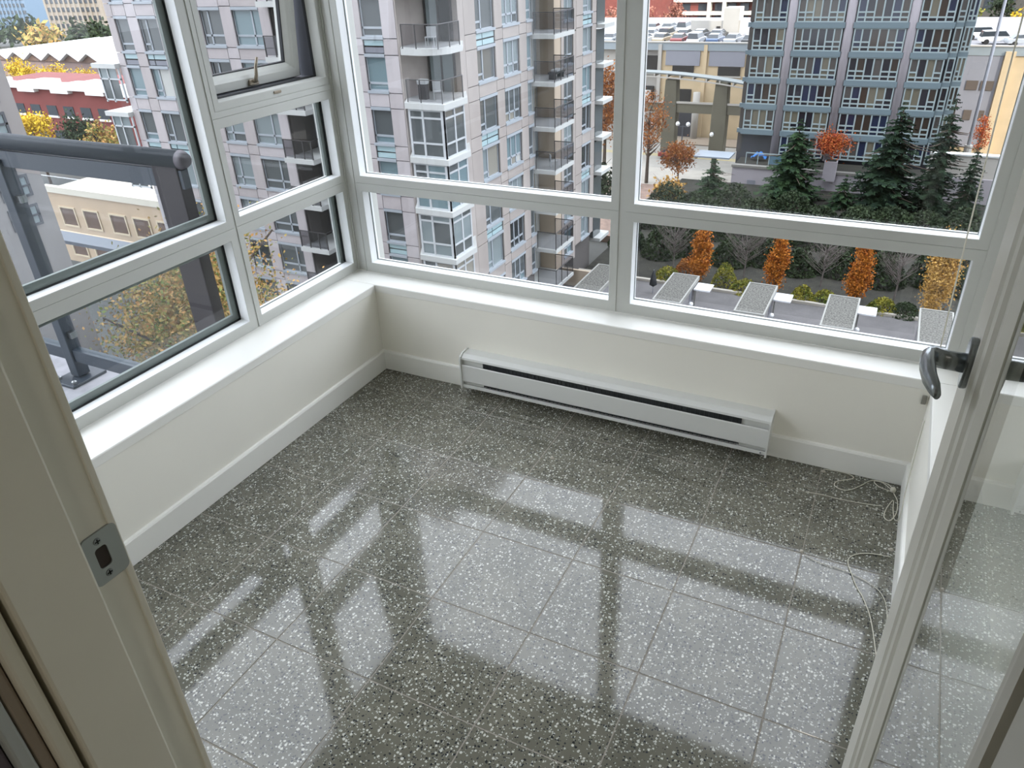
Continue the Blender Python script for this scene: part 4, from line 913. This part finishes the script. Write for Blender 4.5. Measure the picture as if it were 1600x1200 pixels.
# ------------------------------------------------------------------ buildings far beyond the parkade
M_BRICK = mat('brick red', '7a3f36', .85, var=.1, scale=1); M_WAPT = mat('white apartment stucco', 'c9c5ba', .8); M_FW = mat('far window glass', '3a3f44', .15)
ab = thing('brick_apartments', 'red brick apartments with white balconies far behind the parkade', 'building', (-50, 205, -24))
obj('wall', MB().box(-75, -46.5, 200, 215, -24, 2), M_BRICK, ab, fix=False); obj('wall', MB().box(-46.5, -20, 201, 215, -24, 2), M_BRICK, ab, fix=False)
for z in (-17.0, -14.2, -11.4, -8.6):
    ubox('balcony_band', ab, -55, -20, 199, 201, z, z + .8, M_WAPT)
    for u in (-53, -49, -45, -42, -39, -36, -33): ubox('window', ab, u, u + 2, 199.9, 200.1 if u < -46.5 else 201.1, z + .9, z + 2.5, M_FW)
for u in (-46.6, -43, -30): ubox('pier', ab, u, u + .8, 198.8, 201, -24, 2, M_WAPT)
fb = thing('low_block', 'dark low block with parked cars behind the parkade on the right', 'building', (15, 215, -24))
obj('wall', MB().box(2, 45, 210, 225, -24, -9.5), mat('far dark brick', '4a4742', .85), fb, fix=False); ubox('roof', fb, 1.5, 45.5, 209.5, 225, -9.5, -9.0, M_PKG)
for u in range(4, 44, 4): ubox('window', fb, u, u + 2, 209.9, 210.05, -14, -12, M_FW)

# ------------------------------------------------------------------ left side: neighbour, balcony, low buildings, skyline
nb_ = thing('neighbour_block', 'grey apartment block edge at the far left with square dark windows', 'building', (-36, 20, -24))
M_NB = mat('neighbour stucco', '87827f', .8, var=.04, scale=1)
obj('wall', MB().box(-44, -27.0, 2, 15, -24.3, 14), M_NB, nb_, fix=False)
def NBM(a, d, b): return (-27.0 - d, a, b)
M_DSH = mat('dark sash', '45474c', .5)
for k in range(9):
    z = -1.35 - 1.1 * k + 3.3
    for u in (13.3, 10.2, 7.1):
        f = MB().ring(NBM, u, u + 1.15, z, z + .8, [(0, 0), (0, -.05), (.09, -.05), (.09, .02)])
        f.box(-27.02, -26.95, u + .53, u + .61, z, z + .8).box(-27.02, -26.95, u, u + 1.15, z + .36, z + .43)
        w_ = obj('window', f, M_DSH, nb_)
        for a, b in ((u + .1, u + .53), (u + .61, u + 1.05)): ubox('pane', w_, -27.0, -26.99, a, b, z + .08, z + .72, M_PN[0])
M_RAIL = mat('blue grey railing', '2b333b', .42, .0)
struct('floor_balcony', MB().box(-6, -.3, -6, -.3, -.4, -.1), mat('balcony concrete', '86868a', .8, var=.10, scale=14, bump=.2))
br = thing('balcony_railing', 'blue grey metal balcony railing with glass panels outside the left window', 'railing', (-1.4, -.5, -.1))
obj('top_rail', MB().tube([(-6, -.5, 1.0), (-.36, -.5, 1.0)], .032, 14), M_RAIL, br, smooth=True)
obj('under_rail', MB().box(-6, -.36, -.515, -.485, .90, .965), M_RAIL, br)
for x in (-1.42, -3.2, -5.0):
    p_ = obj('post', MB().box(x - .03, x + .03, -.53, -.47, -.08, .93), M_RAIL, br, bevel=.004)
    obj('base_plate', MB().box(x - .075, x + .075, -.60, -.42, -.1, -.085), M_RAIL, p_, bevel=.003)
    for a in (-.055, .055): obj('bolt', MB().lathe([(.012, 0), (.012, .012), (.004, .018)], (x + a, -.575, -.085), 6), M_METAL, p_)
obj('end_post', MB().box(-.50, -.375, -.52, -.47, -.3, .99), mat('dusky end post', '252123', .7), br, bevel=.004)
obj('end_cap', MB().tube([(-.362, -.5, 1.0), (-.345, -.5, 1.0), (-.335, -.5, 1.0)], .034, 14, .022), mat('dusky cap', '4b474c', .5), br, smooth=True)
for x0_, x1_ in ((-1.39, -.5), (-3.17, -1.45), (-4.97, -3.23)):
    gp = obj('glass_panel', MB().box(x0_ + .02, x1_ - .02, -.506, -.496, .06, .88), glass('railing glass', (.90, .93, .94), .9), br, fix=False)
    obj('bottom_rail', MB().box(x0_, x1_, -.52, -.48, .0, .06), M_RAIL, gp)
    for a in (.12, .75): obj('glass_clip', MB().box(x0_, x0_ + .03, -.515, -.485, a, a + .03), M_METAL, gp)
tree('maple_tree', 'speckled green and orange maple below the balcony', 'tree', -23.6, 17.4, -24, -6.0, 4.0, L_MAP, 34000, .08, 'oval', seed=70)
tree('maple_tree', 'orange maple in front of the foot of the stone tower', 'tree', -30, 24.8, -24, -13.5, 2.6, L_MAP, 7000, .085, 'oval', seed=71)
tn = thing('low_tan_building', 'sunlit tan low building with square dark windows seen through the balcony glass', 'building', (-65, 44, -24))
M_TAN = mat('tan stucco', 'b59c80', .8, var=.04, scale=.6); M_BRW = mat('brown window glass', '5d4638', .2)
obj('wall', MB().box(-72, -50, 42, 56, -24.3, -17.2), M_TAN, tn, fix=False); ubox('parapet', tn, -72.2, -50, 41.8, 42.3, -17.2, -16.6, mat('pale parapet', 'c9bfae', .8)); ubox('roof', tn, -71.9, -50, 42.3, 56, -17.25, -17.0, mat('pale roof membrane', 'b3aa9a', .85))
for u in (-70.8, -67.4, -63.6, -60.4, -57.2):
    for z in (-20.5, -23.6):
        f = MB().ring(lambda a, d, b: (a, 42 + d, b), u, u + 2.3, z, z + 2.0, [(0, 0), (0, -.12), (.15, -.12), (.15, .05)])
        w_ = obj('window', f, mat('tan trim', 'c6b294', .7) if 'tan trim' not in bpy.data.materials else bpy.data.materials['tan trim'], tn); ubox('pane', w_, u + .1, u + 2.2, 41.99, 42.02, z + .1, z + 1.9, M_BRW)
ubox('street_canopy', tn, -64, -47.5, 34.5, 36.2, -18.5, -18.2, M_DARKF); ubox('street_canopy', tn, -64, -47.5, 36.2, 37, -18.7, -18.5, M_TAN)
rb = thing('red_brick_block', 'low red brick block with a white stepped parapet at the upper left', 'building', (-112, 80, -24))
obj('wall', MB().box(-140, -96, 75, 90, -24.3, -14.6), mat('warm red brick', '6f3530', .85, var=.08, scale=.4), rb, fix=False)
M_RBW = mat('white parapet paint', 'd3d0cb', .8)
for k, u in enumerate(range(-140, -96, 4)):
    ubox('parapet', rb, u, u + 4.05, 74.2, 76.5, -14.9 + .5 * (k % 2), -13.9 + .3 * (k % 3) + .04 * k, M_RBW)
    ubox('window', rb, u + .8, u + 3.1, 74.9, 75.05, -18.4, -16.9, M_FW); ubox('window_sill', rb, u + .7, u + 3.2, 74.8, 75, -18.7, -18.4, M_RBW); ubox('window', rb, u + .8, u + 3.1, 74.9, 75.05, -22.2, -20.7, M_FW)
zz_ = thing('zigzag_roof_hall', 'hall with a bright white saw tooth roof at the upper left', 'building', (-165, 115, -24))
obj('wall', MB().box(-190, -146, 112, 140, -24.3, -16.2), mat('hall brick', '83706a', .85), zz_, fix=False)
pts = [(-190, -16.2)]
for k in range(6): pts += [(-187 + 6.2 * k, -14.4), (-184 + 6.2 * k, -16.0)]
pts += [(-152.8, -16.2)]
obj('gable_wall', MB().prism(pts, 'y', 111.6, 137), mat('gable brick', '6e5a50', .85), zz_)
top = pts[1:-1]
obj('saw_tooth_roof', MB().prism([(x, z + .35) for x, z in top] + [(x, z + .08) for x, z in reversed(top)], 'y', 110.6, 138), mat('white roofing', 'dddfe2', .7), zz_)
ubox('beige_wall', zz_, -163, -146, 117, 140, -16.2, -12.2, M_WAPT)
for k, (x, y, z1, r, m, l) in enumerate(((-155, 95, -13.4, 2.9, L_YEL, 'yellow tree left of the saw tooth hall'), (-147, 96, -13.8, 2.9, L_YEL, 'yellow tree right of its twin before the saw tooth hall'), (-139.5, 97, -14.6, 2.5, L_YEL, 'smaller yellow tree before the saw tooth hall'),
                                         (-102, 61, -14.2, 2.6, L_YEL, 'golden tree before the red brick block'), (-95.3, 63, -14.6, 2.8, L_HEDGE, 'dark green tree before the red brick block'), (-88.6, 61, -15.4, 2.5, L_MAP, 'olive tree before the right end of the red brick block'))):
    tree('far_tree', l, 'tree', x, y, -24, z1, r, m, 3000, .2, 'oval', 'trees among the low blocks at the upper left', seed=80 + k)
M_SKY = [mat('blue skyline glass', '5f7488', .3), mat('beige skyline concrete', '8d8478', .8), mat('grey skyline concrete', '74747a', .8)]
for i, (x0_, x1_, y, zt, m, l) in enumerate(((-425, -384, 250, 25, 0, 'blue glass skyline tower at the top left corner'), (-326, -292, 220, -6, 1, 'stepped beige skyline block at the upper left'), (-288, -262, 262, 12, 2, 'grey skyline tower behind the stepped beige block'))):
    t = thing('skyline_tower', l, 'building', (x0_, y, -24), 'skyline towers')
    obj('wall', MB().box(x0_, x1_, y, y + 25, -24.3, zt), M_SKY[m], t, fix=False)
    if i == 1: ubox('upper_storey', t, x0_ + 6, x1_, y, y + 20, zt, zt + 5, M_SKY[1]); ubox('upper_storey', t, x0_ + 12, x1_, y, y + 20, zt + 5, zt + 11, M_SKY[1])
    for k in range(10):
        zc = -20 + k * 3
        if zc + 2 > zt: break
        ubox('window_band', t, x0_ + 1, x1_ - 1, y - .2, y, zc, zc + 1.6, M_FW)
    for k in range(int((x1_ - x0_) / 3)): ubox('pier', t, x0_ + 1 + k * 3, x0_ + 1.8 + k * 3, y - .5, y, -24, min(zt, 12), M_SKY[m])
for k in range(9):
    tree('far_tree', 'hazy horizon tree, %s along the tree line from the upper left corner' % ORD[k], 'tree', -356 + k * 17, 190 + (k % 2) * 4, -24.3, -17.5 + (k % 4) * .7, 7.5, (L_HEDGE, L_MAP, L_HEDGE)[k % 3], 350, 1.1, 'oval', 'hazy horizon trees', seed=120 + k)
